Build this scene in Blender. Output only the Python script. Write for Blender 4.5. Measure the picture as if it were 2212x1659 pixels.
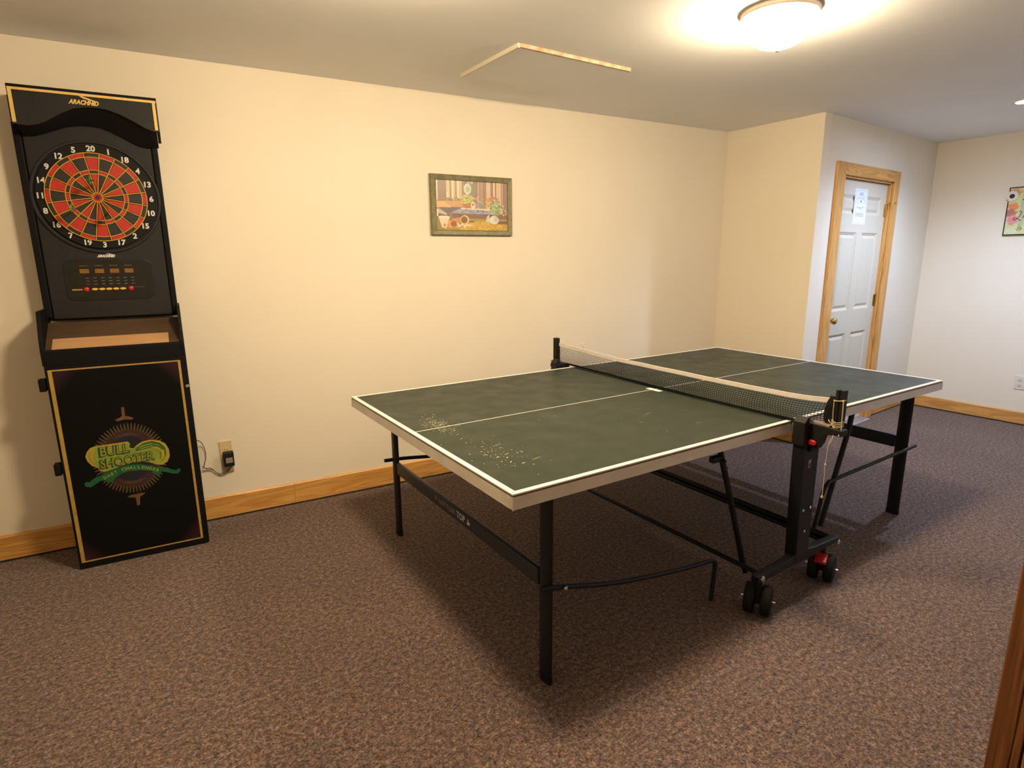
import bpy, bmesh, math, random
import numpy as np
from mathutils import Vector, Matrix
from mathutils.geometry import tessellate_polygon

S = bpy.context.scene
for o in list(bpy.data.objects):
    bpy.data.objects.remove(o)
COL = S.collection
PI = math.pi
rnd = random.Random(7)

# ------------------------------------------------------------------ camera
CAM = Vector((-0.34260, -3.22174, 1.44438))
RIGHT = Vector((0.83469428, -0.55065513, -0.00802366))
UP = Vector((0.12409523, 0.17387129, 0.97691819))
FWD = Vector((0.53654993, 0.81642373, -0.21346305))
cd = bpy.data.cameras.new('camera')
cam = bpy.data.objects.new('camera', cd)
COL.objects.link(cam)
m4 = Matrix.Identity(4)
for i in range(3):
    m4[i][0] = RIGHT[i]; m4[i][1] = UP[i]; m4[i][2] = -FWD[i]; m4[i][3] = CAM[i]
cam.matrix_world = m4
cd.sensor_fit = 'HORIZONTAL'
cd.sensor_width = 36.0
cd.lens = 1264.883 / 2212 * 36.0
cd.clip_start = 0.02
S.camera = cam

# ------------------------------------------------------------------ world, lights, exposure
CEIL = 2.40
WARM = (1.0, 0.775, 0.49)
COOL = (0.58, 0.71, 1.0)
LAMP_POWER = 172.0          # radiance of the warm glass domes
DOWN_POWER = 380.0
DOWN_SPOT = 124.0
FILL_POWER = 7.0
w = bpy.data.worlds.new('world'); S.world = w
w.use_nodes = True
w.node_tree.nodes['Background'].inputs[0].default_value = (0.55, 0.70, 1.0, 1)
w.node_tree.nodes['Background'].inputs[1].default_value = 0.6
S.view_settings.view_transform = 'Standard'
S.view_settings.look = 'None'
S.view_settings.gamma = 1.0
S.view_settings.exposure = 0.0
S.view_settings.use_curve_mapping = False

def area_light(name, loc, rot, sx, sy, power, color, shape='RECTANGLE', spread=PI):
    l = bpy.data.lights.new(name, 'AREA')
    l.shape = shape; l.size = sx
    if shape in ('RECTANGLE', 'ELLIPSE'): l.size_y = sy
    l.energy = power; l.color = color; l.spread = spread
    o = bpy.data.objects.new(name, l); COL.objects.link(o)
    o.location = loc; o.rotation_euler = rot
    return o
# added cool fill at the unseen front wall, right of and behind the camera
area_light('cool_fill', (3.9, -4.22, 1.45), (PI/2, 0, 0), 1.5, 1.1, FILL_POWER, COOL)

# ------------------------------------------------------------------ helpers
def s2l(c):
    c = c/255.0
    return c/12.92 if c <= 0.04045 else ((c+0.055)/1.055)**2.4
def rgb(r, g, b):
    return (s2l(r), s2l(g), s2l(b), 1.0)

class MB:
    """collects shapes for ONE mesh object"""
    def __init__(s): s.v = []; s.f = []
    def add(s, vs, fs):
        n = len(s.v); s.v += [tuple(v) for v in vs]; s.f += [tuple(i+n for i in f) for f in fs]; return s
    def box(s, x0, y0, z0, x1, y1, z1):
        vs = [(x, y, z) for z in (z0, z1) for y in (y0, y1) for x in (x0, x1)]
        return s.add(vs, [(0,2,3,1),(4,5,7,6),(0,1,5,4),(2,6,7,3),(0,4,6,2),(1,3,7,5)])
    def tube(s, pts, r, seg=10, rb=None, up=None, caps=True):
        """sweeps an ellipse (r across, rb along up) through pts"""
        pts = [Vector(p) for p in pts]; rb = r if rb is None else rb
        rings = []
        ref = Vector(up) if up else None
        for i, p in enumerate(pts):
            if i == 0: t = pts[1]-p
            elif i == len(pts)-1: t = p-pts[i-1]
            else: t = (pts[i+1]-p).normalized()+(p-pts[i-1]).normalized()
            t.normalize()
            if ref is None:
                ref = Vector((0, 0, 1)) if abs(t.z) < 0.9 else Vector((1, 0, 0))
            a = t.cross(ref)
            if a.length < 1e-6: a = t.orthogonal()
            a.normalize(); b = a.cross(t).normalized()
            if up is None: ref = b
            rings.append([p+a*math.cos(2*PI*k/seg)*r+b*math.sin(2*PI*k/seg)*rb for k in range(seg)])
        vs = [v for R in rings for v in R]; fs = []
        for i in range(len(rings)-1):
            for k in range(seg):
                a0 = i*seg+k; a1 = i*seg+(k+1) % seg
                fs.append((a0, a1, a1+seg, a0+seg))
        if caps:
            fs.append(tuple(range(seg))[::-1]); fs.append(tuple((len(rings)-1)*seg+k for k in range(seg)))
        return s.add(vs, fs)
    def cyl(s, p0, p1, r, seg=20): return s.tube([p0, p1], r, seg)
    def lathe(s, prof, c=(0,0,0), axis='z', seg=32):
        vs = []; n = len(prof)
        for k in range(seg):
            a = 2*PI*k/seg
            for (r, h) in prof:
                x, y = r*math.cos(a), r*math.sin(a)
                if axis == 'z': q = (x, y, h)
                elif axis == 'y': q = (x, h, y)
                else: q = (h, x, y)
                vs.append((c[0]+q[0], c[1]+q[1], c[2]+q[2]))
        fs = [(k*n+i, ((k+1) % seg)*n+i, ((k+1) % seg)*n+i+1, k*n+i+1) for k in range(seg) for i in range(n-1)]
        return s.add(vs, fs)
    def prism(s, poly, d0, d1, plane='xz'):
        """2D polygon extruded between d0 and d1 on the remaining axis"""
        def P(p, d):
            if plane == 'xz': return (p[0], d, p[1])
            if plane == 'yz': return (d, p[0], p[1])
            return (p[0], p[1], d)
        n = len(poly)
        vs = [P(p, d0) for p in poly]+[P(p, d1) for p in poly]
        tri = tessellate_polygon([[Vector((p[0], p[1], 0)) for p in poly]])
        fs = [tuple(t) for t in tri]+[tuple(i+n for i in t)[::-1] for t in tri]
        fs += [(i, (i+1) % n, (i+1) % n+n, i+n) for i in range(n)]
        return s.add(vs, fs)
    def build(s, name, m, parent=None, bevel=0, smooth=False, kind=None, label=None, seg=2):
        me = bpy.data.meshes.new(name)
        me.from_pydata(s.v, [], s.f)
        bm = bmesh.new(); bm.from_mesh(me)
        bmesh.ops.remove_doubles(bm, verts=bm.verts, dist=1e-6)
        bmesh.ops.recalc_face_normals(bm, faces=bm.faces)
        bm.to_mesh(me); bm.free()
        if smooth:
            me.polygons.foreach_set('use_smooth', [True]*len(me.polygons))
            me.set_sharp_from_angle(angle=math.radians(42))
        me.materials.append(m)
        o = bpy.data.objects.new(name, me); COL.objects.link(o)
        if parent is not None: o.parent = parent
        if bevel:
            b = o.modifiers.new('bevel', 'BEVEL'); b.width = bevel; b.segments = seg; b.limit_method = 'ANGLE'
            b.angle_limit = math.radians(50)
        if kind: o['kind'] = kind
        if label: o['label'] = label
        return o

def thing(name, label, cat, loc=(0,0,0), rz=0.0, group=None):
    o = bpy.data.objects.new(name, None); COL.objects.link(o)
    o.empty_display_size = 0.05
    o.location = loc; o.rotation_euler = (0, 0, rz)
    o['label'] = label; o['category'] = cat
    if group: o['group'] = group
    return o
def place(o, loc, rz):
    o.location = loc; o.rotation_euler = (0, 0, rz); return o

# frames: main wall (u along wall, y into wall), door wall, right wall, return wall, table
WA = Vector((-0.12573, 0.28657, 0)); RA = -0.0717
C1 = Vector((3.86399, 0.0, 0))
C2 = Vector((3.87693, -0.78460, 0)); R2 = 0.0569
C3 = Vector((5.93256, -0.66757, 0)); R3 = -PI/2-0.0017
RR = -PI/2+0.0165
TT = Vector((0.5379, -1.8811, 0)); RT = -0.0089
def onA(u, y, z=0):   # point of the main wall frame in world
    return (WA.x+u*math.cos(RA)-y*math.sin(RA), WA.y+u*math.sin(RA)+y*math.cos(RA), z)
def on(O, R, u, y, z=0):
    return (O.x+u*math.cos(R)-y*math.sin(R), O.y+u*math.sin(R)+y*math.cos(R), z)

# ------------------------------------------------------------------ materials
def mat(name, col, rough=0.6, metal=0.0, emis=None, estr=0.0, spec=0.5, alpha=None):
    m = bpy.data.materials.new(name); m.use_nodes = True
    b = m.node_tree.nodes['Principled BSDF']
    b.inputs['Base Color'].default_value = col if len(col) == 4 else (*col, 1)
    b.inputs['Roughness'].default_value = rough
    b.inputs['Metallic'].default_value = metal
    b.inputs['Specular IOR Level'].default_value = spec
    if emis:
        b.inputs['Emission Color'].default_value = emis if len(emis) == 4 else (*emis, 1)
        b.inputs['Emission Strength'].default_value = estr
    return m
def nodes(m): return m.node_tree.nodes, m.node_tree.links, m.node_tree.nodes['Principled BSDF']
def coords(m, scale=(1,1,1), kind='Object'):
    n, l, b = nodes(m)
    tc = n.new('ShaderNodeTexCoord'); mp = n.new('ShaderNodeMapping'); mp.inputs['Scale'].default_value = scale
    l.new(tc.outputs[kind], mp.inputs['Vector']); return mp.outputs['Vector']
def noise(m, vec, scale, detail=3, rough=0.5, dist=0.0):
    n, l, b = nodes(m); t = n.new('ShaderNodeTexNoise')
    t.inputs['Scale'].default_value = scale; t.inputs['Detail'].default_value = detail
    t.inputs['Roughness'].default_value = rough; t.inputs['Distortion'].default_value = dist
    l.new(vec, t.inputs['Vector']); return t.outputs['Fac']
def ramp(m, fac, stops, interp='LINEAR'):
    n, l, b = nodes(m); r = n.new('ShaderNodeValToRGB'); r.color_ramp.interpolation = interp
    e = r.color_ramp.elements
    while len(e) < len(stops): e.new(0.5)
    for el, (p, c) in zip(e, stops): el.position = p; el.color = c
    l.new(fac, r.inputs['Fac']); return r.outputs['Color']
def bump(m, h, strength=0.2, dist=0.002):
    n, l, b = nodes(m); t = n.new('ShaderNodeBump')
    t.inputs['Strength'].default_value = strength; t.inputs['Distance'].default_value = dist
    l.new(h, t.inputs['Height']); l.new(t.outputs['Normal'], b.inputs['Normal'])
def mix(m, fac, a, c, mode='MIX'):
    n, l, b = nodes(m); t = n.new('ShaderNodeMix'); t.data_type = 'RGBA'; t.blend_type = mode
    for idx, val in ((0, fac), (6, a), (7, c)):
        if isinstance(val, (int, float)): t.inputs[idx].default_value = val
        elif isinstance(val, tuple): t.inputs[idx].default_value = val
        else: l.new(val, t.inputs[idx])
    return t.outputs[2]
def math_node(m, op, a, c=0.0):
    n, l, b = nodes(m); t = n.new('ShaderNodeMath'); t.operation = op
    for i, val in enumerate((a, c)):
        if isinstance(val, (int, float)): t.inputs[i].default_value = val
        else: l.new(val, t.inputs[i])
    return t.outputs[0]

def wall_paint(name, c0, c1):
    m = mat(name, c0, 0.75, spec=0.3); n, l, b = nodes(m)
    v = coords(m)
    base = ramp(m, noise(m, v, 1.6, 4), [(0.35, c0), (0.7, c1)])
    l.new(base, b.inputs['Base Color'])
    bump(m, noise(m, v, 120, 3), 0.12, 0.0015)
    return m
M_WALL = wall_paint('cream_wall_paint', (0.80, 0.735, 0.615, 1), (0.775, 0.705, 0.58, 1))
M_CEIL = wall_paint('ceiling_paint', (0.84, 0.85, 0.86, 1), (0.81, 0.82, 0.83, 1))

def carpet():
    m = mat('speckled_loop_carpet', (0.2,0.15,0.13), 0.95, spec=0.1); n, l, b = nodes(m)
    v = coords(m)
    fine = noise(m, v, 130, 2, 0.6)
    mid = noise(m, v, 55, 4, 0.7)
    tint = noise(m, v, 28, 2, 0.5)
    big = noise(m, v, 2.2, 3)
    col = ramp(m, mid, [(0.31, (0.042, 0.029, 0.030, 1)), (0.45, (0.115, 0.079, 0.070, 1)), (0.55, (0.175, 0.122, 0.102, 1)), (0.69, (0.28, 0.205, 0.165, 1))])
    fl = ramp(m, fine, [(0.33, (0.42, 0.42, 0.45, 1)), (0.5, (1, 1, 1, 1)), (0.68, (1.7, 1.55, 1.45, 1))])
    c = mix(m, 1.0, col, fl, 'MULTIPLY')
    c = mix(m, 1.0, c, ramp(m, big, [(0.3, (0.90, 0.90, 0.92, 1)), (0.7, (1.06, 1.04, 1.02, 1))]), 'MULTIPLY')
    c = mix(m, 1.0, c, ramp(m, tint, [(0.36, (0.95, 0.97, 1.04, 1)), (0.5, (1, 1, 1, 1)), (0.64, (1.05, 1.0, 0.93, 1))]), 'MULTIPLY')
    l.new(c, b.inputs['Base Color'])
    h = math_node(m, 'ADD', fine, mid)
    bump(m, h, 0.9, 0.008)
    b.inputs['Sheen Weight'].default_value = 0.15
    return m
M_CARPET = carpet()

def wood(name, dark, mid, light, axis='x', rough=0.42, scale=1.0):
    m = mat(name, mid, rough); n, l, b = nodes(m)
    k = {'x': (1.0, 14, 14), 'z': (14, 14, 1.0), 'y': (14, 1.0, 14)}[axis]
    k = tuple(x*scale for x in k)
    v = coords(m, k)
    g = noise(m, v, 1.0, 3, 0.5, 1.4)
    wv = n.new('ShaderNodeMath'); wv.operation = 'SINE'
    mu = math_node(m, 'MULTIPLY', g, 38.0); l.new(mu, wv.inputs[0])
    g2 = math_node(m, 'ADD', math_node(m, 'MULTIPLY', wv.outputs[0], 0.25), 0.5)
    k2 = {'x': (6, 260, 260), 'z': (260, 260, 6), 'y': (260, 6, 260)}[axis]
    pores = noise(m, coords(m, k2), 1.0, 2)
    c = ramp(m, g2, [(0.2, dark), (0.55, mid), (0.85, light)])
    c = mix(m, 0.30, c, ramp(m, pores, [(0.35, dark), (0.6, light)]))
    l.new(c, b.inputs['Base Color']); bump(m, pores, 0.1, 0.0006)
    return m
OAK = ((0.46, 0.21, 0.045, 1), (0.62, 0.32, 0.085, 1), (0.72, 0.40, 0.125, 1))
M_OAK = wood('honey_oak', *OAK)
M_OAKZ = wood('honey_oak_upright', *OAK, axis='z')
M_DARKWOOD = wood('brown_stained_wood', (0.10, 0.032, 0.008, 1), (0.19, 0.068, 0.018, 1), (0.27, 0.11, 0.032, 1), axis='z')
M_OCHRE = wood('ochre_wood_panel', (0.30, 0.14, 0.03, 1), (0.36, 0.18, 0.045, 1), (0.42, 0.21, 0.055, 1), axis='z')
M_PANELLING = wood('brown_wall_panelling', (0.10, 0.05, 0.02, 1), (0.16, 0.085, 0.035, 1), (0.20, 0.11, 0.05, 1), axis='z')
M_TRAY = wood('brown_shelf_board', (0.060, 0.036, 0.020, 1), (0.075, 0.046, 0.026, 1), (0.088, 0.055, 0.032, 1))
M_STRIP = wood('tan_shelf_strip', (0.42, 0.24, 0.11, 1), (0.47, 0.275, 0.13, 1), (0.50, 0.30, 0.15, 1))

def flat_noise(name, c0, c1, scale, rough, metal=0.0, bstr=0.05, spec=0.5):
    m = mat(name, c0, rough, metal, spec=spec); n, l, b = nodes(m)
    v = coords(m); f = noise(m, v, scale, 3)
    l.new(ramp(m, f, [(0.35, c0), (0.65, c1)]), b.inputs['Base Color'])
    bump(m, f, bstr, 0.001); return m
M_DOOR = flat_noise('ivory_door_paint', (0.61, 0.565, 0.455, 1), (0.59, 0.545, 0.44, 1), 30, 0.45)
M_BRASS = flat_noise('brass', (0.62, 0.45, 0.18, 1), (0.55, 0.40, 0.16, 1), 20, 0.25, 1.0)
M_CHROME = flat_noise('chrome', (0.75, 0.75, 0.74, 1), (0.7, 0.7, 0.7, 1), 20, 0.2, 1.0)
M_BLACKLAM = flat_noise('black_laminate', (0.0045, 0.0045, 0.005, 1), (0.006, 0.006, 0.006, 1), 60, 0.6, spec=0.15)
M_BLACKPL = flat_noise('charcoal_moulded_plastic', (0.014, 0.0135, 0.0145, 1), (0.018, 0.0172, 0.018, 1), 90, 0.6, bstr=0.2, spec=0.3)
M_DISC = flat_noise('matt_black_disc', (0.006, 0.006, 0.007, 1), (0.009, 0.009, 0.009, 1), 90, 0.6, spec=0.2)
M_GOLD = flat_noise('gold_print', (0.45, 0.29, 0.06, 1), (0.38, 0.24, 0.05, 1), 40, 0.5)
M_GOLDHI = flat_noise('bright_gold_print', (0.80, 0.55, 0.16, 1), (0.72, 0.48, 0.12, 1), 60, 0.5)
M_SEGRED = flat_noise('red_segment_plastic', (0.50, 0.022, 0.012, 1), (0.42, 0.018, 0.010, 1), 120, 0.5, bstr=0.3)
M_SEGBLK = flat_noise('black_segment_plastic', (0.012, 0.012, 0.012, 1), (0.018, 0.017, 0.016, 1), 120, 0.55, bstr=0.3)
M_WIRE = flat_noise('yellow_spider_plastic', (0.62, 0.36, 0.035, 1), (0.55, 0.30, 0.03, 1), 60, 0.5)
M_WHITEPR = flat_noise('white_print', (0.72, 0.70, 0.68, 1), (0.66, 0.64, 0.62, 1), 60, 0.5)
M_BTNRED = flat_noise('red_button', (0.55, 0.02, 0.02, 1), (0.5, 0.02, 0.02, 1), 40, 0.35)
M_BTNYEL = flat_noise('yellow_button', (0.75, 0.50, 0.10, 1), (0.7, 0.46, 0.09, 1), 40, 0.4)
M_AMBER = flat_noise('amber_display_window', (0.26, 0.12, 0.022, 1), (0.20, 0.09, 0.016, 1), 120, 0.3)
M_PANEL = flat_noise('glossy_black_console', (0.006, 0.0055, 0.0055, 1), (0.009, 0.008, 0.0075, 1), 40, 0.35)
M_DIMGOLD = flat_noise('dim_gold_print', (0.12, 0.085, 0.028, 1), (0.09, 0.06, 0.02, 1), 60, 0.5)
M_GEAR = flat_noise('bronze_ray_print', (0.095, 0.062, 0.020, 1), (0.07, 0.045, 0.014, 1), 60, 0.5)
M_PURPLE = flat_noise('purple_print', (0.036, 0.012, 0.022, 1), (0.030, 0.010, 0.018, 1), 60, 0.5)
M_NAVY = flat_noise('navy_print', (0.005, 0.009, 0.016, 1), (0.006, 0.010, 0.02, 1), 60, 0.5)
M_RIBBON = flat_noise('green_ribbon_print', (0.006, 0.105, 0.038, 1), (0.005, 0.08, 0.03, 1), 60, 0.5)
M_BADGE = flat_noise('yellow_badge_print', (0.42, 0.30, 0.03, 1), (0.36, 0.27, 0.03, 1), 60, 0.5)
M_BADGEG = flat_noise('lime_badge_print', (0.26, 0.32, 0.035, 1), (0.18, 0.27, 0.03, 1), 14, 0.5)
M_BADGED = flat_noise('deep_green_letter_print', (0.012, 0.085, 0.02, 1), (0.012, 0.07, 0.018, 1), 60, 0.5)
M_TIP = flat_noise('brown_tip_print', (0.15, 0.07, 0.03, 1), (0.12, 0.055, 0.022, 1), 60, 0.5)
M_ALU = flat_noise('ribbed_aluminium', (0.78, 0.71, 0.63, 1), (0.70, 0.64, 0.57, 1), 12, 0.40, 0.0, bstr=0.02)
M_STEEL = flat_noise('navy_black_powder_coated_steel', (0.006, 0.007, 0.010, 1), (0.008, 0.009, 0.013, 1), 80, 0.45, spec=0.3)
M_RAIL = flat_noise('dark_blue_steel_rail', (0.009, 0.017, 0.032, 1), (0.012, 0.021, 0.038, 1), 60, 0.4)
M_BLKPLA = flat_noise('black_bracket_plastic', (0.008, 0.0078, 0.008, 1), (0.011, 0.0105, 0.0105, 1), 90, 0.55, spec=0.3)
M_RUBBER = flat_noise('black_rubber', (0.008, 0.008, 0.008, 1), (0.011, 0.011, 0.011, 1), 90, 0.75, spec=0.2)
M_LINE = flat_noise('white_court_line', (0.80, 0.77, 0.71, 1), (0.74, 0.71, 0.65, 1), 25, 0.4)
M_CORE = flat_noise('brown_board_edge', (0.20, 0.10, 0.04, 1), (0.11, 0.05, 0.02, 1), 60, 0.8)
M_NETTAPE = flat_noise('white_net_tape', (0.80, 0.74, 0.70, 1), (0.74, 0.68, 0.64, 1), 40, 0.8, bstr=0.2)
M_NETSTR = flat_noise('black_green_net_string', (0.006, 0.009, 0.009, 1), (0.008, 0.011, 0.011, 1), 60, 0.8, spec=0.15)
M_REDPL = flat_noise('red_latch_plastic', (0.50, 0.015, 0.02, 1), (0.42, 0.012, 0.018, 1), 60, 0.4)
M_STRING = flat_noise('cream_cotton_string', (0.66, 0.54, 0.33, 1), (0.58, 0.46, 0.26, 1), 300, 0.9, bstr=0.5)
M_PLATE = flat_noise('ivory_outlet_plastic', (0.66, 0.55, 0.30, 1), (0.62, 0.51, 0.28, 1), 20, 0.4)
M_PLATEW = flat_noise('almond_outlet_plastic', (0.72, 0.68, 0.60, 1), (0.70, 0.66, 0.58, 1), 20, 0.4)
M_SLOT = flat_noise('dark_socket_slot', (0.03, 0.025, 0.02, 1), (0.04, 0.03, 0.02, 1), 20, 0.6)
M_CORD = flat_noise('grey_brown_cable', (0.14, 0.11, 0.09, 1), (0.12, 0.09, 0.07, 1), 60, 0.5)
M_LABEL = flat_noise('grey_label', (0.30, 0.24, 0.21, 1), (0.26, 0.21, 0.18, 1), 200, 0.5)
M_FRAME = flat_noise('sage_green_frame_paint', (0.165, 0.155, 0.075, 1), (0.235, 0.215, 0.12, 1), 35, 0.5, bstr=0.15)
M_PAPER = flat_noise('white_paper', (0.74, 0.76, 0.84, 1), (0.72, 0.74, 0.82, 1), 20, 0.8)
M_INK = flat_noise('grey_ink', (0.30, 0.31, 0.38, 1), (0.34, 0.35, 0.42, 1), 60, 0.8)
M_INKV = flat_noise('pale_violet_ink', (0.45, 0.43, 0.50, 1), (0.48, 0.46, 0.54, 1), 60, 0.8)
M_RIM = flat_noise('champagne_metal_rim', (0.55, 0.47, 0.40, 1), (0.50, 0.43, 0.36, 1), 30, 0.35, 0.6)
M_THRESH = flat_noise('grey_metal_threshold', (0.45, 0.46, 0.50, 1), (0.40, 0.41, 0.45, 1), 40, 0.4, 0.6)
M_RAWWOOD = flat_noise('raw_brown_board', (0.42, 0.25, 0.12, 1), (0.62, 0.50, 0.36, 1), 18, 0.8)
M_SHADOWGAP = flat_noise('dark_gap', (0.02, 0.014, 0.01, 1), (0.03, 0.02, 0.014, 1), 20, 0.9)
M_GREENPL = flat_noise('green_dart_flight', (0.05, 0.42, 0.08, 1), (0.05, 0.36, 0.07, 1), 40, 0.5)
M_REDFL = flat_noise('red_dart_flight', (0.85, 0.07, 0.04, 1), (0.8, 0.06, 0.04, 1), 40, 0.5)
M_LED = mat('cool_downlight_lens', (0.8, 0.85, 0.9), 0.4, emis=COOL, estr=DOWN_POWER)

def table_top_mat():
    m = mat('green_table_paint', (0.04, 0.05, 0.03), 0.36, spec=0.25); n, l, b = nodes(m)
    v = coords(m)
    c = ramp(m, noise(m, v, 5, 5, 0.6), [(0.3, (0.019, 0.028, 0.0185, 1)), (0.7, (0.023, 0.032, 0.021, 1))])
    l.new(c, b.inputs['Base Color'])
    r = ramp(m, noise(m, v, 9, 5), [(0.3, (0.36, 0.36, 0.36, 1)), (0.75, (0.50, 0.50, 0.50, 1))])
    l.new(r, b.inputs['Roughness'])
    return m
M_GREEN = table_top_mat()

def door_panel_mat():      # printed door front: black with purple corners
    m = mat('black_door_print', (0.006, 0.006, 0.006), 0.6, spec=0.12); n, l, b = nodes(m)
    tc = n.new('ShaderNodeTexCoord'); sx = n.new('ShaderNodeSeparateXYZ'); l.new(tc.outputs['Generated'], sx.inputs[0])
    ax = math_node(m, 'ABSOLUTE', math_node(m, 'SUBTRACT', sx.outputs[0], 0.5))
    az = math_node(m, 'ABSOLUTE', math_node(m, 'SUBTRACT', sx.outputs[2], 0.5))
    s = math_node(m, 'ADD', ax, math_node(m, 'MULTIPLY', az, 1.6))
    c = ramp(m, s, [(0.0, (0.005, 0.005, 0.005, 1)), (1.0, (0.005, 0.005, 0.005, 1)), (1.0, (0.03, 0.012, 0.018, 1))])
    k = math_node(m, 'SUBTRACT', s, 0.20)
    c = ramp(m, k, [(0.86, (0.0035, 0.0035, 0.0035, 1)), (1.0, (0.030, 0.011, 0.017, 1))])
    l.new(c, b.inputs['Base Color']); return m
M_DOORPRINT = door_panel_mat()

def paint_mat(name, rough=0.5):
    m = mat(name, (1, 1, 1), rough); n, l, b = nodes(m)
    a = n.new('ShaderNodeVertexColor'); a.layer_name = 'print'
    l.new(a.outputs['Color'], b.inputs['Base Color']); return m
M_PRINT = paint_mat('printed_picture', 0.35)
M_PRINT2 = paint_mat('painted_canvas', 0.7)

class Raster:
    """flat print: an image painted in code onto a fine grid of faces"""
    def __init__(s, nx, ny, col):
        s.nx, s.ny = nx, ny; s.a = np.zeros((ny, nx, 3)); s.a[:] = col
        Y, X = np.mgrid[0:ny, 0:nx]; s.X = (X+0.5)/nx; s.Y = (Y+0.5)/ny      # Y down from the top
        s.rs = np.random.RandomState(3)
    def put(s, mask, col, jit=0):
        s.a[mask] = col
        if jit: s.a[mask] += s.rs.uniform(-jit, jit, (int(mask.sum()), 1))
    def rect(s, x0, y0, x1, y1, col, jit=0): s.put((s.X >= x0) & (s.X <= x1) & (s.Y >= y0) & (s.Y <= y1), col, jit)
    def ell(s, cx, cy, rx, ry, col, jit=0, rot=0):
        dx, dy = s.X-cx, (s.Y-cy)*s.ny/s.nx; c, q = math.cos(rot), math.sin(rot)
        u, v = dx*c+dy*q, -dx*q+dy*c
        s.put((u/rx)**2+(v/(ry*s.ny/s.nx))**2 <= 1, col, jit)
    def poly(s, pts, col, jit=0):
        ins = np.zeros(s.X.shape, bool); n = len(pts)
        for i in range(n):
            (x0, y0), (x1, y1) = pts[i], pts[(i+1) % n]
            if y0 == y1: continue
            c = ((y0 > s.Y) != (y1 > s.Y)) & (s.X < (x1-x0)*(s.Y-y0)/(y1-y0)+x0)
            ins ^= c
        s.put(ins, col, jit)
    def stroke(s, pts, wd, col):
        asp = s.ny/s.nx
        for (x0, y0), (x1, y1) in zip(pts[:-1], pts[1:]):
            dx, dy = x1-x0, (y1-y0)*asp; L = dx*dx+dy*dy+1e-12
            t = np.clip(((s.X-x0)*dx+(s.Y-y0)*asp*dy)/L, 0, 1)
            d = np.hypot(s.X-x0-t*dx, (s.Y-y0)*asp-t*dy)
            s.put(d < wd, col)
    def specks(s, cx, cy, rx, ry, n, cols, size=0.006):
        for _ in range(n):
            a, r = s.rs.uniform(0, 2*PI), math.sqrt(s.rs.uniform())
            s.ell(cx+rx*r*math.cos(a), cy+ry*r*math.sin(a), size*s.rs.uniform(.6, 1.4), size*s.rs.uniform(.6, 1.4)*s.nx/s.ny, cols[s.rs.randint(len(cols))])
    def build(s, name, x0, x1, z0, z1, y, m, parent, thick=0.002):
        nx, ny = s.nx, s.ny
        vs = [(x0+(x1-x0)*i/nx, y, z1-(z1-z0)*j/ny) for j in range(ny+1) for i in range(nx+1)]
        fs = [(j*(nx+1)+i, (j+1)*(nx+1)+i, (j+1)*(nx+1)+i+1, j*(nx+1)+i+1) for j in range(ny) for i in range(nx)]
        n = len(vs)
        vs += [(x0, y+thick, z0), (x1, y+thick, z0), (x1, y+thick, z1), (x0, y+thick, z1)]
        fs += [(n, n+3, n+2, n+1)]
        me = bpy.data.meshes.new(name); me.from_pydata(vs, [], fs)
        at = me.color_attributes.new('print', 'FLOAT_COLOR', 'CORNER')
        c = np.clip(s.a, 0, 255)/255.0
        lin = np.where(c <= 0.04045, c/12.92, ((c+0.055)/1.055)**2.4).reshape(-1, 3)
        lin = np.vstack([lin, lin.mean(0, keepdims=True)])
        out = np.ones((len(lin)*4, 4), np.float32); out[:, :3] = np.repeat(lin, 4, axis=0)
        at.data.foreach_set('color', out.ravel())
        me.materials.append(m)
        o = bpy.data.objects.new(name, me); COL.objects.link(o); o.parent = parent
        return o

def text(s, size, origin, xdir, ydir, m, name, parent, bold=0.0, thick=0.0006, width=None, shear=0.0, align='CENTER', label=None):
    """lettering as a thin mesh: baseline along xdir, up along ydir, in the parent's coordinates"""
    cu = bpy.data.curves.new('t', 'FONT'); cu.body = s; cu.size = size; cu.extrude = thick/2; cu.offset = bold
    cu.align_x = align; cu.align_y = 'CENTER'; cu.shear = shear; cu.resolution_u = 3
    to = bpy.data.objects.new('t', cu); COL.objects.link(to)
    dg = bpy.context.evaluated_depsgraph_get(); dg.update()
    me = bpy.data.meshes.new_from_object(to.evaluated_get(dg))
    bpy.data.objects.remove(to); bpy.data.curves.remove(cu)
    X, Y = Vector(xdir).normalized(), Vector(ydir).normalized(); Z = X.cross(Y)
    sx = 1.0
    if width:
        xs = [v.co.x for v in me.vertices]; sx = width/max(1e-6, max(xs)-min(xs))
    M = Matrix(((X.x*sx, Y.x, Z.x, origin[0]), (X.y*sx, Y.y, Z.y, origin[1]), (X.z*sx, Y.z, Z.z, origin[2]), (0, 0, 0, 1)))
    me.transform(M); me.name = name
    me.materials.clear(); me.materials.append(m)
    o = bpy.data.objects.new(name, me); COL.objects.link(o)
    if parent is not None: o.parent = parent
    if label: o['label'] = label
    return o

def struct(o, loc=None, rz=0.0):
    o['kind'] = 'structure'
    if loc is not None: place(o, loc, rz)
    return o

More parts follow.
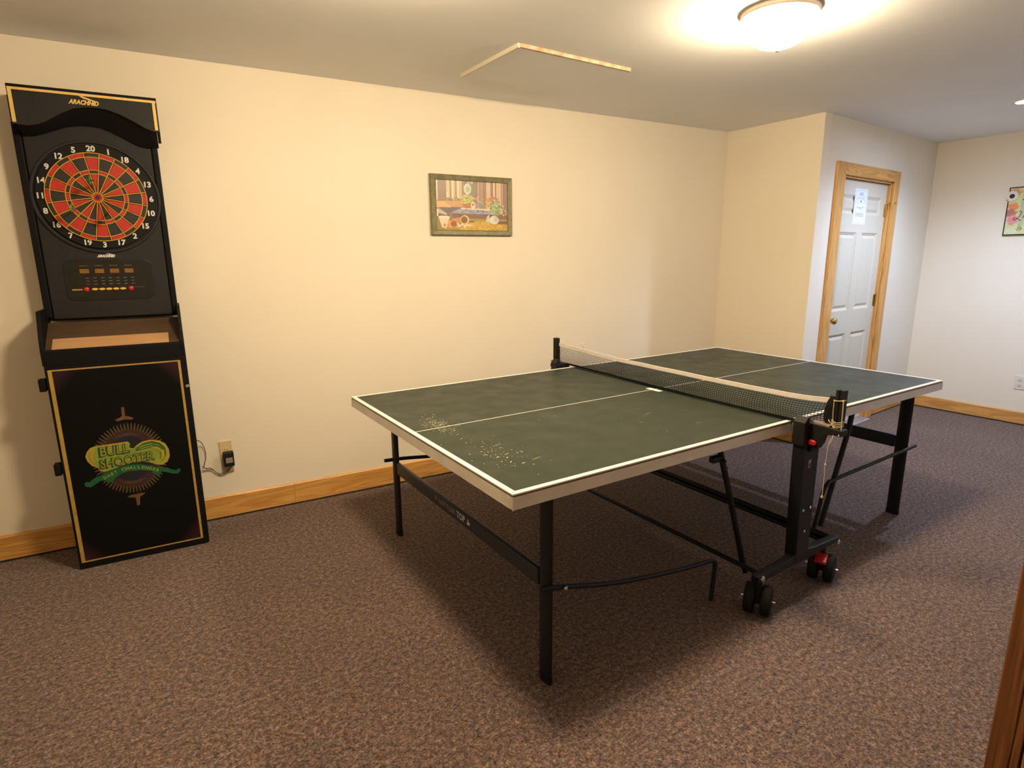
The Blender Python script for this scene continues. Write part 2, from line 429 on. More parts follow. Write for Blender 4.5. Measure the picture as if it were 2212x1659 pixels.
# ================================================================== SETTING
XL, XR, YF = -1.95, 5.95, -4.30
floor = struct(MB().box(XL-0.1, YF-0.1, -0.08, XR+0.15, 0.75, 0.0).build('floor', M_CARPET))
ceil = struct(MB().box(XL-0.1, YF-0.1, CEIL, XR+0.15, 0.75, CEIL+0.08).build('ceiling', M_CEIL))
struct(MB().box(-1.85, 0, 0, 4.09, 0.10, CEIL).build('wall_back', M_WALL), WA, RA)
struct(MB().box(0.0, 0, 0, 0.785, 0.10, CEIL).build('wall_return', M_WALL), C1, RR)
DL, DR, DT = 0.355, 1.200, 2.000            # door opening along the door wall
dw = MB()
dw.box(0, 0, 0, DL-0.02, 0.12, CEIL); dw.box(DR+0.02, 0, 0, 2.06, 0.12, CEIL); dw.box(DL-0.02, 0, DT+0.02, DR+0.02, 0.12, CEIL)
struct(dw.build('wall_door', M_WALL), C2, R2)
struct(MB().box(-0.1, 0, 0, 3.65, 0.10, CEIL).build('wall_right', M_WALL), C3, R3)
struct(MB().box(XL-0.1, YF-0.1, 0, XL, 0.75, CEIL).build('wall_left', M_WALL))
fw = MB()
fw.box(XL, YF-0.1, 0, 3.1, YF, CEIL); fw.box(4.7, YF-0.1, 0, XR, YF, CEIL)
fw.box(3.1, YF-0.1, 0, 4.7, YF, 0.85); fw.box(3.1, YF-0.1, 2.05, 4.7, YF, CEIL)
struct(fw.build('wall_front', M_WALL))
M_GLASS = mat('window_glass', (0.9, 0.95, 1.0), 0.02); M_GLASS.node_tree.nodes['Principled BSDF'].inputs['Transmission Weight'].default_value = 1.0
wf = MB()
for (a, b_, c, d) in ((3.1, 0.85, 3.15, 2.05), (4.65, 0.85, 4.7, 2.05), (3.15, 0.85, 4.65, 0.90), (3.15, 2.0, 4.65, 2.05), (3.88, 0.90, 3.92, 2.0)):
    wf.box(a, YF-0.08, b_, c, YF-0.03, d)
wo = struct(wf.build('added_window_1', M_DOOR))  # out-of-view window, added to go with the cool fill light
struct(MB().box(3.15, YF-0.062, 0.9, 4.65, YF-0.056, 2.0).build('pane', M_GLASS, wo))
# wall end beside the camera with its wooden corner post
struct(MB().box(1.25, YF, 0, 1.37, -2.95, CEIL).build('wall_partition', M_PANELLING))
PX, PY = 1.20, -2.866
tr = MB().box(PX, PY-0.041, 0, PX+0.12, PY, 2.30)
tp_ = struct(tr.build('trim_1', M_DARKWOOD, bevel=0.003))
struct(MB().box(PX+0.003, PY-0.057, 0, PX+0.10, PY-0.0415, 2.30).build('stop_strip', M_DARKWOOD, tp_, bevel=0.002))
struct(MB().box(PX+0.010, PY-0.061, 0, PX+0.10, PY-0.0575, 2.30).build('shadow_gap', M_SHADOWGAP, tp_))
struct(MB().box(PX+0.004, PY-0.85, 0.01, PX+0.044, PY-0.0615, 2.30).build('door_panel', M_OCHRE, tp_, bevel=0.002))

# baseboards: board + thin dark line of shadowed gap at the carpet
def baseboard(name, O, R, u0, u1, h, joints=(), th=0.014):
    root = None
    us = [u0]+list(joints)+[u1]
    for i in range(len(us)-1):
        a, b_ = us[i]+(0.0006 if i else 0), us[i+1]-(0.0006 if i < len(us)-2 else 0)
        o = MB().prism([(-0.0005, 0.011), (-th, 0.011), (-th, h-0.008), (-th*0.55, h), (-0.0005, h)], a, b_, 'yz')
        if root is None:
            root = struct(o.build(name, M_OAK), O, R)
        else:
            struct(o.build('board', M_OAK, root))
    struct(MB().box(u0, -th*0.9, 0.0005, u1, -0.0005, 0.0108).build('gap_line', M_SHADOWGAP, root))
    return root
baseboard('baseboard_back', WA, RA, -1.8, 3.98, 0.134, joints=(0.50, 2.9))
baseboard('baseboard_return', C1, RR, 0.0, 0.785, 0.12)
baseboard('baseboard_door', C2, R2, 1.302, 2.045, 0.115)
baseboard('baseboard_right', C3, R3, 0.0, 3.6, 0.112)

# ---- door 1
door = MB()
L0, L1, Y0, Y1 = DL, DR, 0.030, 0.066
# leaf with recessed panels: frame grid (stiles and rails) and panels set back
st = 0.095; mid = (L0+L1)/2; ms = 0.05
cols = [(L0+st, mid-ms), (mid+ms, L1-st)]
rows = [(0.16, 0.80), (0.99, 1.605), (1.745, 1.885)]
xs = [L0, cols[0][0], cols[0][1], cols[1][0], cols[1][1], L1]
door.box(L0, Y0, 0.012, xs[1], Y1, DT-0.004); door.box(xs[2], Y0, 0.012, xs[3], Y1, DT-0.004); door.box(xs[4], Y0, 0.012, L1, Y1, DT-0.004)
zz = [0.012, rows[0][0], rows[0][1], rows[1][0], rows[1][1], rows[2][0], rows[2][1], DT-0.004]
for (a, b_) in cols:
    for i in range(0, 8, 2): door.box(a, Y0, zz[i], b_, Y1, zz[i+1])
d1 = struct(door.build('door_1', M_DOOR), C2, R2)
def raised_panel(a, b_, z0, z1):
    p = MB(); q = 0.022
    o = [(a, z0), (b_, z0), (b_, z1), (a, z1)]
    i1 = [(a+q, z0+q), (b_-q, z0+q), (b_-q, z1-q), (a+q, z1-q)]
    i2 = [(a+2*q, z0+2*q), (b_-2*q, z0+2*q), (b_-2*q, z1-2*q), (a+2*q, z1-2*q)]
    vs = [(x, Y0+0.002, z) for x, z in o]+[(x, Y0+0.013, z) for x, z in i1]+[(x, Y0+0.004, z) for x, z in i2]
    vs += [(x, Y1-0.004, z) for x, z in o]
    fs = []
    for k in range(4):
        k2 = (k+1) % 4
        fs += [(k, k2, 4+k2, 4+k), (4+k, 4+k2, 8+k2, 8+k), (k, 12+k, 12+k2, k2)]
    fs += [(8, 9, 10, 11), (12, 15, 14, 13)]
    return p.add(vs, fs)
for (a, b_) in cols:
    for (z0, z1) in rows:
        struct(raised_panel(a, b_, z0, z1).build('door_panel', M_DOOR, d1))
kn = MB().lathe([(0.0, -0.052), (0.012, -0.052), (0.024, -0.044), (0.028, -0.032), (0.024, -0.018), (0.012, -0.010), (0.010, 0.006), (0.030, 0.009), (0.032, 0.014), (0.0, 0.014)], (0, 0, 0), 'y', 20)
k = struct(kn.build('door_knob', M_BRASS, d1, smooth=True)); k.location = (DL+0.062, Y0-0.013, 0.925)
for hz in (1.79, 1.05, 0.22):
    h = MB().cyl((DR+0.004, 0.022, hz-0.05), (DR+0.004, 0.022, hz+0.05), 0.0075, 10)
    h.box(DR-0.028, 0.0275, hz-0.048, DR+0.004, 0.0298, hz+0.048)
    struct(h.build('hinge', M_BRASS, d1))
struct(MB().tube([(DR-0.03, 0.0, 1.845), (DR+0.005, 0.005, 1.85), (DR+0.05, -0.03, 1.85)], 0.005, 8).cyl((DR+0.004, 0.006, 1.80), (DR+0.004, 0.006, 1.855), 0.006, 8).build('hinge_stop', M_BRASS, d1))
# casing and jamb
cs = 0.021
CZ = 2.10
cas = MB().prism([(0.225, 0.0), (DL-0.010, 0.0), (DL-0.010, DT+0.012), (0.225, CZ)], -cs, -0.0005)
dc = struct(cas.build('trim_2', M_OAKZ, bevel=0.003), C2, R2)
struct(MB().prism([(DR+0.010, 0.0), (1.300, 0.0), (1.300, CZ), (DR+0.010, DT+0.012)], -cs, -0.0005).build('casing_board', M_OAKZ, dc, bevel=0.003))
struct(MB().prism([(0.2265, CZ), (DL-0.0095, DT+0.0135), (DR+0.0095, DT+0.0135), (1.2985, CZ)], -cs, -0.0005).build('casing_board', M_OAK, dc, bevel=0.003))
j = MB().box(DL-0.018, 0.001, 0, DL-0.003, 0.115, DT+0.003); j.box(DR+0.003, 0.001, 0, DR+0.018, 0.115, DT+0.003); j.box(DL-0.003, 0.001, DT+0.0, DR+0.003, 0.115, DT+0.016)
struct(j.build('jamb', M_OAKZ, dc))
struct(MB().prism([(-0.055, 0.0), (-0.045, 0.008), (0.1, 0.010), (0.1, 0.0)], DL-0.003, DR+0.003, 'yz').build('threshold', M_THRESH, dc))

# ================================================================== CEILING THINGS
def ceiling_light(x, y, label, group, dm):
    t = thing('ceiling_light', label, 'light', (x, y, CEIL), 0, group)
    MB().lathe([(0.0, 0.0), (0.142, 0.0), (0.150, -0.005), (0.152, -0.018), (0.147, -0.024), (0.138, -0.024), (0.136, -0.016), (0.0, -0.016)], seg=48).build('rim', M_RIM, t, smooth=True)
    prof = [(0.138*math.cos(a)**0.8, -0.022-0.115*math.sin(a)) for a in [i*PI/2/7 for i in range(8)]]
    prof[-1] = (0.0, prof[-1][1])
    o = MB().lathe(prof, seg=28).build('glass_dome', dm, t, smooth=True)
    MB().lathe([(0.0, -0.152), (0.008, -0.150), (0.010, -0.143), (0.006, -0.1375), (0.0, -0.1375)], seg=12).build('finial', M_RIM, t, smooth=True)
    return t
M_DOME = mat('lit_frosted_glass', (0.9, 0.88, 0.84), 0.3, emis=WARM, estr=LAMP_POWER)
M_DOME2 = mat('brighter_lit_frosted_glass', (0.9, 0.88, 0.84), 0.3, emis=WARM, estr=LAMP_POWER*1.35)
ceiling_light(2.01, -1.63, 'lit round flush ceiling light with metal rim above the table tennis table', None, M_DOME)
ceiling_light(0.40, -1.50, 'lit round flush ceiling light nearest the dart machine, overhead just outside the view', None, M_DOME2)

t = thing('recessed_downlight', 'small bright bluish recessed ceiling light in front of the door', 'light', (4.67, -1.66, CEIL))
MB().lathe([(0.062, 0.0), (0.062, -0.012), (0.070, -0.014), (0.088, -0.010), (0.092, -0.0005), (0.062, -0.0005)], seg=36).build('trim_ring', M_WHITEPR, t, smooth=True)
MB().lathe([(0.0, -0.010), (0.05, -0.010), (0.061, -0.006), (0.061, -0.001), (0.0, -0.001)], seg=28).build('lens', M_LED, t, smooth=True)

sl = bpy.data.lights.new('downlight_beam', 'SPOT'); sl.energy = DOWN_SPOT; sl.color = COOL; sl.spot_size = math.radians(156); sl.spot_blend = 0.8; sl.shadow_soft_size = 0.03
so_ = bpy.data.objects.new('downlight_beam', sl); COL.objects.link(so_); so_.location = (4.67, -1.66, CEIL-0.055)
h = thing('ceiling_hatch', 'flat rectangular access panel hanging slightly below the ceiling above the framed picture', 'hatch', (1.313, -0.775, CEIL), 0.0)
MB().box(0.014, 0.012, -0.016, 0.70, 0.54, -0.002).build('panel', M_CEIL, h, bevel=0.001)
MB().box(0.0, 0.0, -0.020, 0.0135, 0.55, -0.0005).build('edge_strip', M_DOOR, h, label='white painted edge strip')
MB().box(0.0137, -0.002, -0.017, 0.712, 0.0115, -0.0005).build('edge_strip', M_RAWWOOD, h, label='raw brown wooden edge strip')

# ================================================================== WALL THINGS
# framed picture on the back wall
px0, px1, pz0, pz1 = 1.431, 2.000, 1.576, 1.939
p = thing('framed_picture', 'green-framed garden bench picture hanging on the long cream wall', 'picture', onA((px0+px1)/2, 0, pz0), RA)
W_, H_ = px1-px0, pz1-pz0
fwid = 0.038
def frame_side(c0, c1, i0, i1):
    """bar between outer corners c0,c1 and inner corners i0,i1; outer edge proud, sloping to the inside"""
    mb = MB()
    f = lambda c, i, t: (c[0]+(i[0]-c[0])*t, c[1]+(i[1]-c[1])*t)
    ts = [(0.0, -0.001), (0.0, -0.018), (0.10, -0.024), (0.22, -0.022), (0.85, -0.016), (0.90, -0.019), (1.0, -0.017), (1.0, -0.001)]
    A_ = [(*f(c0, i0, t_), y) for t_, y in ts]; B_ = [(*f(c1, i1, t_), y) for t_, y in ts]
    vs = [(x, y, z) for x, z, y in A_]+[(x, y, z) for x, z, y in B_]; n = len(ts)
    fs = [(k_, (k_+1) % n, (k_+1) % n+n, k_+n) for k_ in range(n)]+[tuple(range(n)), tuple(range(n, 2*n))[::-1]]
    return mb.add(vs, fs)
oc = [(-W_/2, 0), (W_/2, 0), (W_/2, H_), (-W_/2, H_)]
ic = [(-W_/2+fwid, fwid*0.85), (W_/2-fwid*0.8, fwid*0.85), (W_/2-fwid*0.8, H_-fwid*0.85), (-W_/2+fwid, H_-fwid*0.85)]
for k in range(4):
    frame_side(oc[k], oc[(k+1) % 4], ic[k], ic[(k+1) % 4]).build('frame_bar', M_FRAME, p)
R_ = Raster(168, 116, (158, 132, 118))
rs = np.random.RandomState(5)
x = 0.0
while x < 1.0:                                  # weathered fence boards
    w_ = rs.uniform(0.022, 0.075); base = [(150,122,108),(172,146,126),(118,92,84),(196,172,140),(134,106,98),(184,158,138)][rs.randint(6)]
    R_.rect(x, 0, x+w_, 0.62, base, 9); R_.rect(x+w_-0.006, 0, x+w_, 0.62, (92, 66, 58)); x += w_
R_.rect(0.02, 0, 0.13, 0.42, (120, 98, 92), 10)
for bx in (0.0, 0.215, 0.285, 0.79): R_.rect(bx, 0, bx+0.028, 0.40, (216, 194, 158), 6)
R_.rect(0.145, 0.24, 0.165, 0.42, (226, 206, 170))
R_.specks(0.2, 0.40, 0.2, 0.05, 90, [(120, 96, 70), (150, 120, 80), (96, 84, 60)], 0.008)
R_.poly([(0, 0.43), (0.36, 0.41), (0.38, 0.56), (0, 0.56)], (208, 160, 100), 10)
for i in range(7): R_.stroke([(0.14+0.03*i, 0.43), (0.22+0.03*i, 0.54)], 0.004, (150, 96, 62))
R_.poly([(0, 0.55), (0.36, 0.53), (0.30, 0.66), (0.0, 0.68)], (86, 78, 88), 10)          # bench side in shade
R_.poly([(0.18, 0.66), (0.34, 0.545), (0.80, 0.555), (0.80, 0.665), (0.30, 0.655)], (132, 142, 168), 12)   # blue bench top
R_.poly([(0.34, 0.545), (0.80, 0.555), (0.80, 0.585), (0.33, 0.575)], (212, 200, 192), 8)
R_.specks(0.5, 0.61, 0.22, 0.035, 40, [(94, 108, 146), (160, 168, 190), (80, 86, 120)], 0.009)
R_.rect(0.0, 0.66, 1.0, 0.78, (108, 74, 56), 10)
R_.poly([(0.26, 0.66), (0.80, 0.665), (0.80, 0.76), (0.26, 0.76)], (94, 64, 50), 8)
for i in range(5): R_.stroke([(0.27, 0.68+0.017*i), (0.69, 0.69+0.016*i)], 0.0025, (124, 88, 66))
R_.rect(0.0, 0.76, 1.0, 1.0, (150, 124, 48), 10)
R_.poly([(0.42, 0.80), (1.0, 0.83), (1.0, 1.0), (0.36, 1.0)], (180, 144, 40), 12)
R_.poly([(0.0, 0.74), (0.1, 0.76), (0.1, 1.0), (0.0, 1.0)], (128, 112, 52), 10)
R_.specks(0.6, 0.9, 0.4, 0.09, 130, [(204, 166, 56), (160, 130, 44), (188, 150, 60)], 0.012)
R_.poly([(0.43, 0.80), (0.54, 0.80), (0.50, 0.835), (0.42, 0.83)], (96, 78, 40))
R_.poly([(0.84, 0.80), (1.0, 0.79), (1.0, 0.86), (0.86, 0.86)], (92, 76, 52))
R_.poly([(0.70, 0.70), (0.735, 0.66), (0.735, 0.83), (0.68, 0.81)], (190, 190, 184))       # bench foot
R_.rect(0.18, 0.64, 0.215, 0.80, (120, 96, 92)); R_.rect(0.0, 0.58, 0.03, 0.72, (214, 196, 170)); R_.poly([(0.03, 0.56), (0.14, 0.66), (0.14, 0.70), (0.03, 0.66)], (176, 164, 158))
R_.ell(0.48, 0.20, 0.075, 0.16, (112, 110, 96), 8, 0.6); R_.ell(0.43, 0.165, 0.052, 0.11, (190, 196, 178), 8); R_.ell(0.435, 0.165, 0.028, 0.06, (150, 164, 150))   # hanging can
R_.stroke([(0.45, 0.28), (0.66, 0.46)], 0.005, (196, 178, 140)); R_.stroke([(0.46, 0.31), (0.60, 0.44)], 0.003, (96, 88, 60))
R_.ell(0.42, 0.48, 0.065, 0.075, (166, 96, 60), 10)                                       # clay pot
R_.specks(0.42, 0.37, 0.085, 0.09, 150, [(150, 160, 84), (196, 196, 110), (104, 124, 60), (176, 176, 96)], 0.009)
R_.ell(0.505, 0.49, 0.032, 0.075, (222, 198, 176)); R_.specks(0.505, 0.46, 0.02, 0.04, 10, [(150, 80, 60), (90, 70, 50)], 0.006)
R_.ell(0.56, 0.50, 0.028, 0.055, (146, 130, 140)); R_.poly([(0.58, 0.42), (0.68, 0.46), (0.66, 0.55), (0.59, 0.55)], (110, 130, 106), 10)
R_.specks(0.57, 0.37, 0.06, 0.07, 30, [(190, 130, 120), (120, 120, 80), (200, 150, 130)], 0.007)
R_.ell(0.70, 0.515, 0.018, 0.045, (208, 170, 84)); R_.ell(0.655, 0.52, 0.018, 0.03, (168, 104, 70))
R_.specks(0.72, 0.42, 0.05, 0.09, 60, [(206, 160, 84), (150, 140, 80), (196, 120, 80)], 0.008)
R_.specks(0.82, 0.52, 0.075, 0.19, 260, [(112, 136, 82), (150, 168, 116), (78, 104, 62), (186, 190, 150)], 0.010)
R_.specks(0.80, 0.335, 0.06, 0.03, 26, [(206, 110, 104), (184, 90, 92)], 0.010)
R_.specks(0.94, 0.58, 0.05, 0.10, 40, [(90, 70, 56), (150, 140, 96), (214, 206, 170)], 0.009)
R_.ell(0.80, 0.775, 0.068, 0.085, (206, 208, 204), 6); R_.ell(0.825, 0.76, 0.03, 0.06, (174, 178, 180), 5)   # white jar
R_.poly([(0.03, 0.735), (0.18, 0.735), (0.135, 0.955), (0.075, 0.95)], (214, 196, 176), 5); R_.ell(0.105, 0.735, 0.075, 0.022, (232, 218, 196)); R_.ell(0.11, 0.90, 0.036, 0.055, (222, 188, 152)); R_.ell(0.11, 0.90, 0.018, 0.028, (168, 110, 72))
R_.poly([(0.15, 0.82), (0.28, 0.79), (0.30, 0.93), (0.17, 0.95)], (206, 140, 74), 8); R_.ell(0.235, 0.87, 0.045, 0.06, (128, 72, 40), 6)
R_.poly([(0.22, 0.76), (0.36, 0.74), (0.36, 0.80), (0.22, 0.81)], (190, 130, 60), 8)
R_.ell(0.385, 0.78, 0.060, 0.088, (222, 178, 120)); R_.ell(0.378, 0.785, 0.045, 0.072, (106, 70, 50), 8)
for (a_, b2, c_, d_) in ((0.28, 0.86, 0.31, 0.93), (0.30, 0.92, 0.34, 0.89), (0.35, 0.87, 0.40, 0.92), (0.40, 0.88, 0.47, 0.90), (0.37, 0.93, 0.41, 0.89)):
    R_.stroke([(a_, b2), (c_, d_)], 0.009, (230, 206, 172))
R_.a = R_.a*0.82+np.array((244, 226, 200))*0.18
R_.build('print', -W_/2+fwid-0.002, W_/2-fwid*0.8+0.002, fwid*0.85-0.002, H_-fwid*0.85+0.002, -0.010, M_PRINT, p)

# outlet by the dart machine, with charger and cable
def outlet(name, label, loc, rz, w_, h_, m, top=True, bottom=True):
    t = thing(name, label, 'outlet', loc, rz)
    MB().box(-w_/2, -0.006, 0, w_/2, -0.0005, h_).build('cover_plate', m, t, bevel=0.002)
    for zc, ok in ((h_*0.71, top), (h_*0.29, bottom)):
        if not ok: continue
        o = MB().prism([(0.017*math.cos(a)*1.0, zc+max(-0.012, min(0.012, 0.017*math.sin(a)))) for a in [2*PI*i/20 for i in range(20)]], -0.0085, -0.0062).build('socket', m, t)
        s = MB().box(-0.008, -0.0092, zc-0.002, -0.005, -0.0086, zc+0.007); s.box(0.005, -0.0092, zc-0.002, 0.008, -0.0086, zc+0.007)
        s.cyl((0, -0.0092, zc-0.007), (0, -0.0086, zc-0.007), 0.003, 8)
        s.build('slot', M_SLOT, o)
    MB().lathe([(0, -0.0078), (0.003, -0.0074), (0.0035, -0.0062), (0, -0.0062)], (0, 0, h_/2), 'y', 10).build('screw', m, t)
    return t
outlet('wall_outlet', 'ivory wall outlet with a black adapter plugged in, right of the dart machine', onA(0.1605, 0, 0.266), RA, 0.064, 0.184, M_PLATE, True, False)
t = thing('power_adapter', 'small black plug-in power adapter with grey label in the ivory outlet', 'adapter', onA(0.1685, -0.0065, 0.311), RA)
MB().box(-0.026, -0.042, 0.0, 0.026, -0.0005, 0.080).build('body', M_BLKPLA, t, bevel=0.004)
MB().box(-0.016, -0.0432, 0.022, 0.018, -0.0423, 0.052).build('label_sticker', M_LABEL, t)
pts = [(0.190, -0.03, 0.325), (0.178, -0.022, 0.300), (0.160, -0.016, 0.282), (0.143, -0.013, 0.270), (0.120, -0.012, 0.268), (0.104, -0.012, 0.273), (0.088, -0.012, 0.292), (0.073, -0.012, 0.309), (0.055, -0.014, 0.312), (0.042, -0.02, 0.320), (0.047, -0.03, 0.345), (0.056, -0.02, 0.372), (0.058, -0.015, 0.405), (0.052, -0.015, 0.440), (0.042, -0.03, 0.470), (0.022, -0.05, 0.492)]
def smooth_pts(pts, n=4):
    P = [Vector(q) for q in pts]; P = [P[0]*2-P[1]]+P+[P[-1]*2-P[-2]]; out = []
    for i in range(1, len(P)-2):
        for k in range(n):
            t_ = k/n; a, b_, c, d = P[i-1], P[i], P[i+1], P[i+2]
            out.append(0.5*((2*b_)+(c-a)*t_+(2*a-5*b_+4*c-d)*t_*t_+(3*b_-a-3*c+d)*t_**3))
    out.append(P[-2]); return out
cb = MB().tube(smooth_pts([(u_-0.1, y_, z_-0.25) for u_, y_, z_ in pts]), 0.0022, 8)
cb.tube(smooth_pts([(0.088, -0.03, 0.075), (0.072, -0.014, 0.040), (0.055, -0.010, 0.018), (0.030, -0.010, 0.008), (0.008, -0.010, 0.016), (-0.018, -0.010, 0.046), (-0.050, -0.020, 0.062), (-0.0665, -0.04, 0.085)]), 0.0016, 8)
c_ = cb.build('power_cable', M_CORD, smooth=True)
place(c_, onA(0.1, 0, 0.25), RA); c_['label'] = 'thin looping adapter cable running from the ivory outlet to the dart machine'; c_['category'] = 'cable'
t = thing('blank_cover_plate', 'small cream blank plate low on the long wall behind the net', 'plate', onA(2.603, 0, 0.745), RA)
MB().box(-0.022, -0.006, 0, 0.022, -0.0005, 0.062).build('cover_plate', M_WALL, t, bevel=0.002)
MB().box(-0.004, -0.0075, 0.024, 0.004, -0.0062, 0.038).build('toggle', M_PLATE, t)

outlet('wall_outlet', 'almond double wall outlet low on the right wall below the painted sign', on(C3, R3, 0.866, 0, 0.302), R3, 0.075, 0.114, M_PLATEW)

# painted sign on the right wall (cut by the frame's edge)
ax0, ax1, az0, az1 = 0.580, 0.885, 1.580, 1.966
a = thing('painted_sign', 'yellow and pink hand-lettered sign with a daisy on its left edge', 'sign', on(C3, R3, ax0, 0, az0), R3)
Wd, Hd = ax1-ax0, az1-az0
MB().box(0.0, -0.018, 0.0, Wd, -0.0005, Hd).build('backing_board', M_BLACKLAM, a)
q = Raster(110, 150, (214, 206, 120))
q.rect(0, 0, 1, 1, (206, 206, 150), 8)
def wash(cx, cy, rx, ry, col, k=1.0):
    d = ((q.X-cx)/rx)**2+((q.Y-cy)/ry)**2+0.35*np.sin(q.X*31+q.Y*17)*np.cos(q.Y*43-q.X*11)
    wgt = np.clip(1.35-d, 0, 1)[..., None]*k
    q.a[:] = q.a*(1-wgt)+np.array(col)*wgt
wash(0.66, 0.45, 0.42, 0.50, (222, 208, 96)); wash(0.35, 0.5, 0.07, 0.5, (168, 182, 160), 0.9)
wash(0.12, 0.09, 0.17, 0.09, (208, 150, 100)); wash(0.12, 0.40, 0.14, 0.09, (226, 134, 84)); wash(0.09, 0.53, 0.15, 0.09, (172, 112, 102))
wash(0.15, 0.69, 0.13, 0.12, (220, 140, 140)); wash(0.13, 0.92, 0.15, 0.07, (206, 214, 172)); wash(0.80, 0.93, 0.3, 0.08, (222, 170, 130))
q.a += q.rs.uniform(-9, 9, q.a.shape[:2])[..., None]
q.specks(0.33, 0.88, 0.08, 0.05, 30, [(120, 130, 86), (110, 122, 90), (150, 150, 110)], 0.010)
INK = (66, 54, 48)
def curl_L(x, y, s, col): q.stroke([(x+0.09*s, y-0.02*s), (x+0.13*s, y), (x+0.10*s, y+0.07*s), (x+0.06*s, y+0.13*s), (x, y+0.16*s), (x-0.03*s, y+0.14*s), (x, y+0.11*s), (x+0.06*s, y+0.13*s), (x+0.13*s, y+0.17*s)], 0.010, col)
curl_L(0.36, 0.10, 1.1, INK); curl_L(0.20, 0.52, 1.1, (110, 40, 46)); 
def word(x, y, s, n, col, wd=0.009):
    pts_ = []
    for i in range(n*4+1):
        pts_.append((x+i*0.022*s, y+(0.018*s if i % 2 else -0.018*s)*(1.6 if i % 5 == 0 else 1)))
    q.stroke(pts_, wd, col)
word(0.40, 0.31, 0.7, 5, (104, 100, 84)); word(0.48, 0.41, 1.0, 4, (150, 140, 60)); word(0.58, 0.80, 1.0, 4, (124, 112, 56))
q.build('canvas', 0.008, Wd-0.008, 0.008, Hd-0.008, -0.0192, M_PRINT2, a, 0.001)
M_PEN = flat_noise('olive_pen_ink', (0.09, 0.075, 0.035, 1), (0.12, 0.10, 0.05, 1), 60, 0.8)
text('ive', 0.085, (0.155, -0.0196, Hd*0.42), (1,0,0), (0,0,1), M_PEN, 'lettering', a, shear=0.3, width=0.085)
text('life', 0.060, (0.185, -0.0196, Hd*0.28), (1,0,0), (0,0,1), M_PEN, 'lettering', a, shear=0.3, width=0.085)
text('ive', 0.085, (0.200, -0.0196, Hd*0.84), (1,0,0), (0,0,1), M_PEN, 'lettering', a, shear=0.3, width=0.085)
fl = MB()
for kk in range(12):
    an = 2*PI*kk/12; c0, s0 = math.cos(an), math.sin(an)
    P = lambda r, o_: (0.028+r*c0-o_*s0, 0.315+r*s0+o_*c0)
    fl.prism([P(0.012, -0.004), P(0.034, -0.009), P(0.047, 0), P(0.034, 0.009), P(0.012, 0.004)], -0.026-0.002*(kk % 2), -0.0205-0.002*(kk % 2))
fo = fl.build('daisy', M_PLATEW, a)
MB().lathe([(0, -0.036), (0.010, -0.035), (0.017, -0.031), (0.018, -0.0285)], (0.028, 0, 0.315), 'y', 18).build('daisy_centre', mat('dark_brown_centre', (0.05, 0.02, 0.018), 0.8), fo, smooth=True)

# notice taped to the door
nx0, nx1, nz0, nz1 = 0.632, 0.850, 1.668, 1.938
t = thing('paper_notice', 'white printed paper notice taped to the ivory door', 'notice', on(C2, R2, nx0, Y0, nz0), R2)
Wn, Hn = nx1-nx0, nz1-nz0
MB().box(0, -0.0012, 0, Wn, -0.0004, Hn).build('sheet', M_PAPER, t)
def bars(L, name, m):
    b_ = MB()
    for (x0, z0, x1, z1) in L: b_.box(x0*Wn, -0.0019, z0*Hn, x1*Wn, -0.0013, z1*Hn)
    b_.build(name, m, t)
bars([(0.07, 0.955, 0.93, 0.962), (0.07, 0.038, 0.93, 0.045), (0.07, 0.045, 0.078, 0.955), (0.922, 0.045, 0.93, 0.955), (0.18, 0.80, 0.82, 0.806), (0.18, 0.60, 0.82, 0.606), (0.18, 0.606, 0.19, 0.80), (0.81, 0.606, 0.82, 0.80)], 'ruled_border', M_INKV)
text('NOTICE', 0.030, (Wn*0.5, -0.0016, Hn*0.855), (1,0,0), (0,0,1), M_INKV, 'heading', t, bold=0.0008, width=Wn*0.30)
text('DOOR', 0.022, (Wn*0.5, -0.0016, Hn*0.73), (1,0,0), (0,0,1), M_INKV, 'heading', t, width=Wn*0.5)
MB().prism([(Wn*0.44, Hn*0.63), (Wn*0.56, Hn*0.63), (Wn*0.545, Hn*0.68), (Wn*0.50, Hn*0.665)], -0.0019, -0.0013).build('small_mark', M_TIP, t)
bars([(0.20, 0.475, 0.80, 0.490), (0.36, 0.435, 0.64, 0.450), (0.17, 0.305, 0.80, 0.320), (0.17, 0.265, 0.82, 0.280), (0.17, 0.225, 0.80, 0.240)], 'printed_lines', M_INK)

# ================================================================== DART MACHINE
DM = thing('dart_machine', 'tall black electronic dart machine standing against the long cream wall', 'dart machine', onA(0, 0, 0), RA)
xl, xr = -0.530, 0.024
MB().box(xl, -0.272, 0.0, xr, -0.018, 0.985).build('lower_cabinet', M_BLACKLAM, DM, bevel=0.002)
dd = MB().box(xl+0.004, -0.294, 0.004, xr-0.002, -0.2735, 0.984).build('door', M_BLACKLAM, DM, bevel=0.0015)
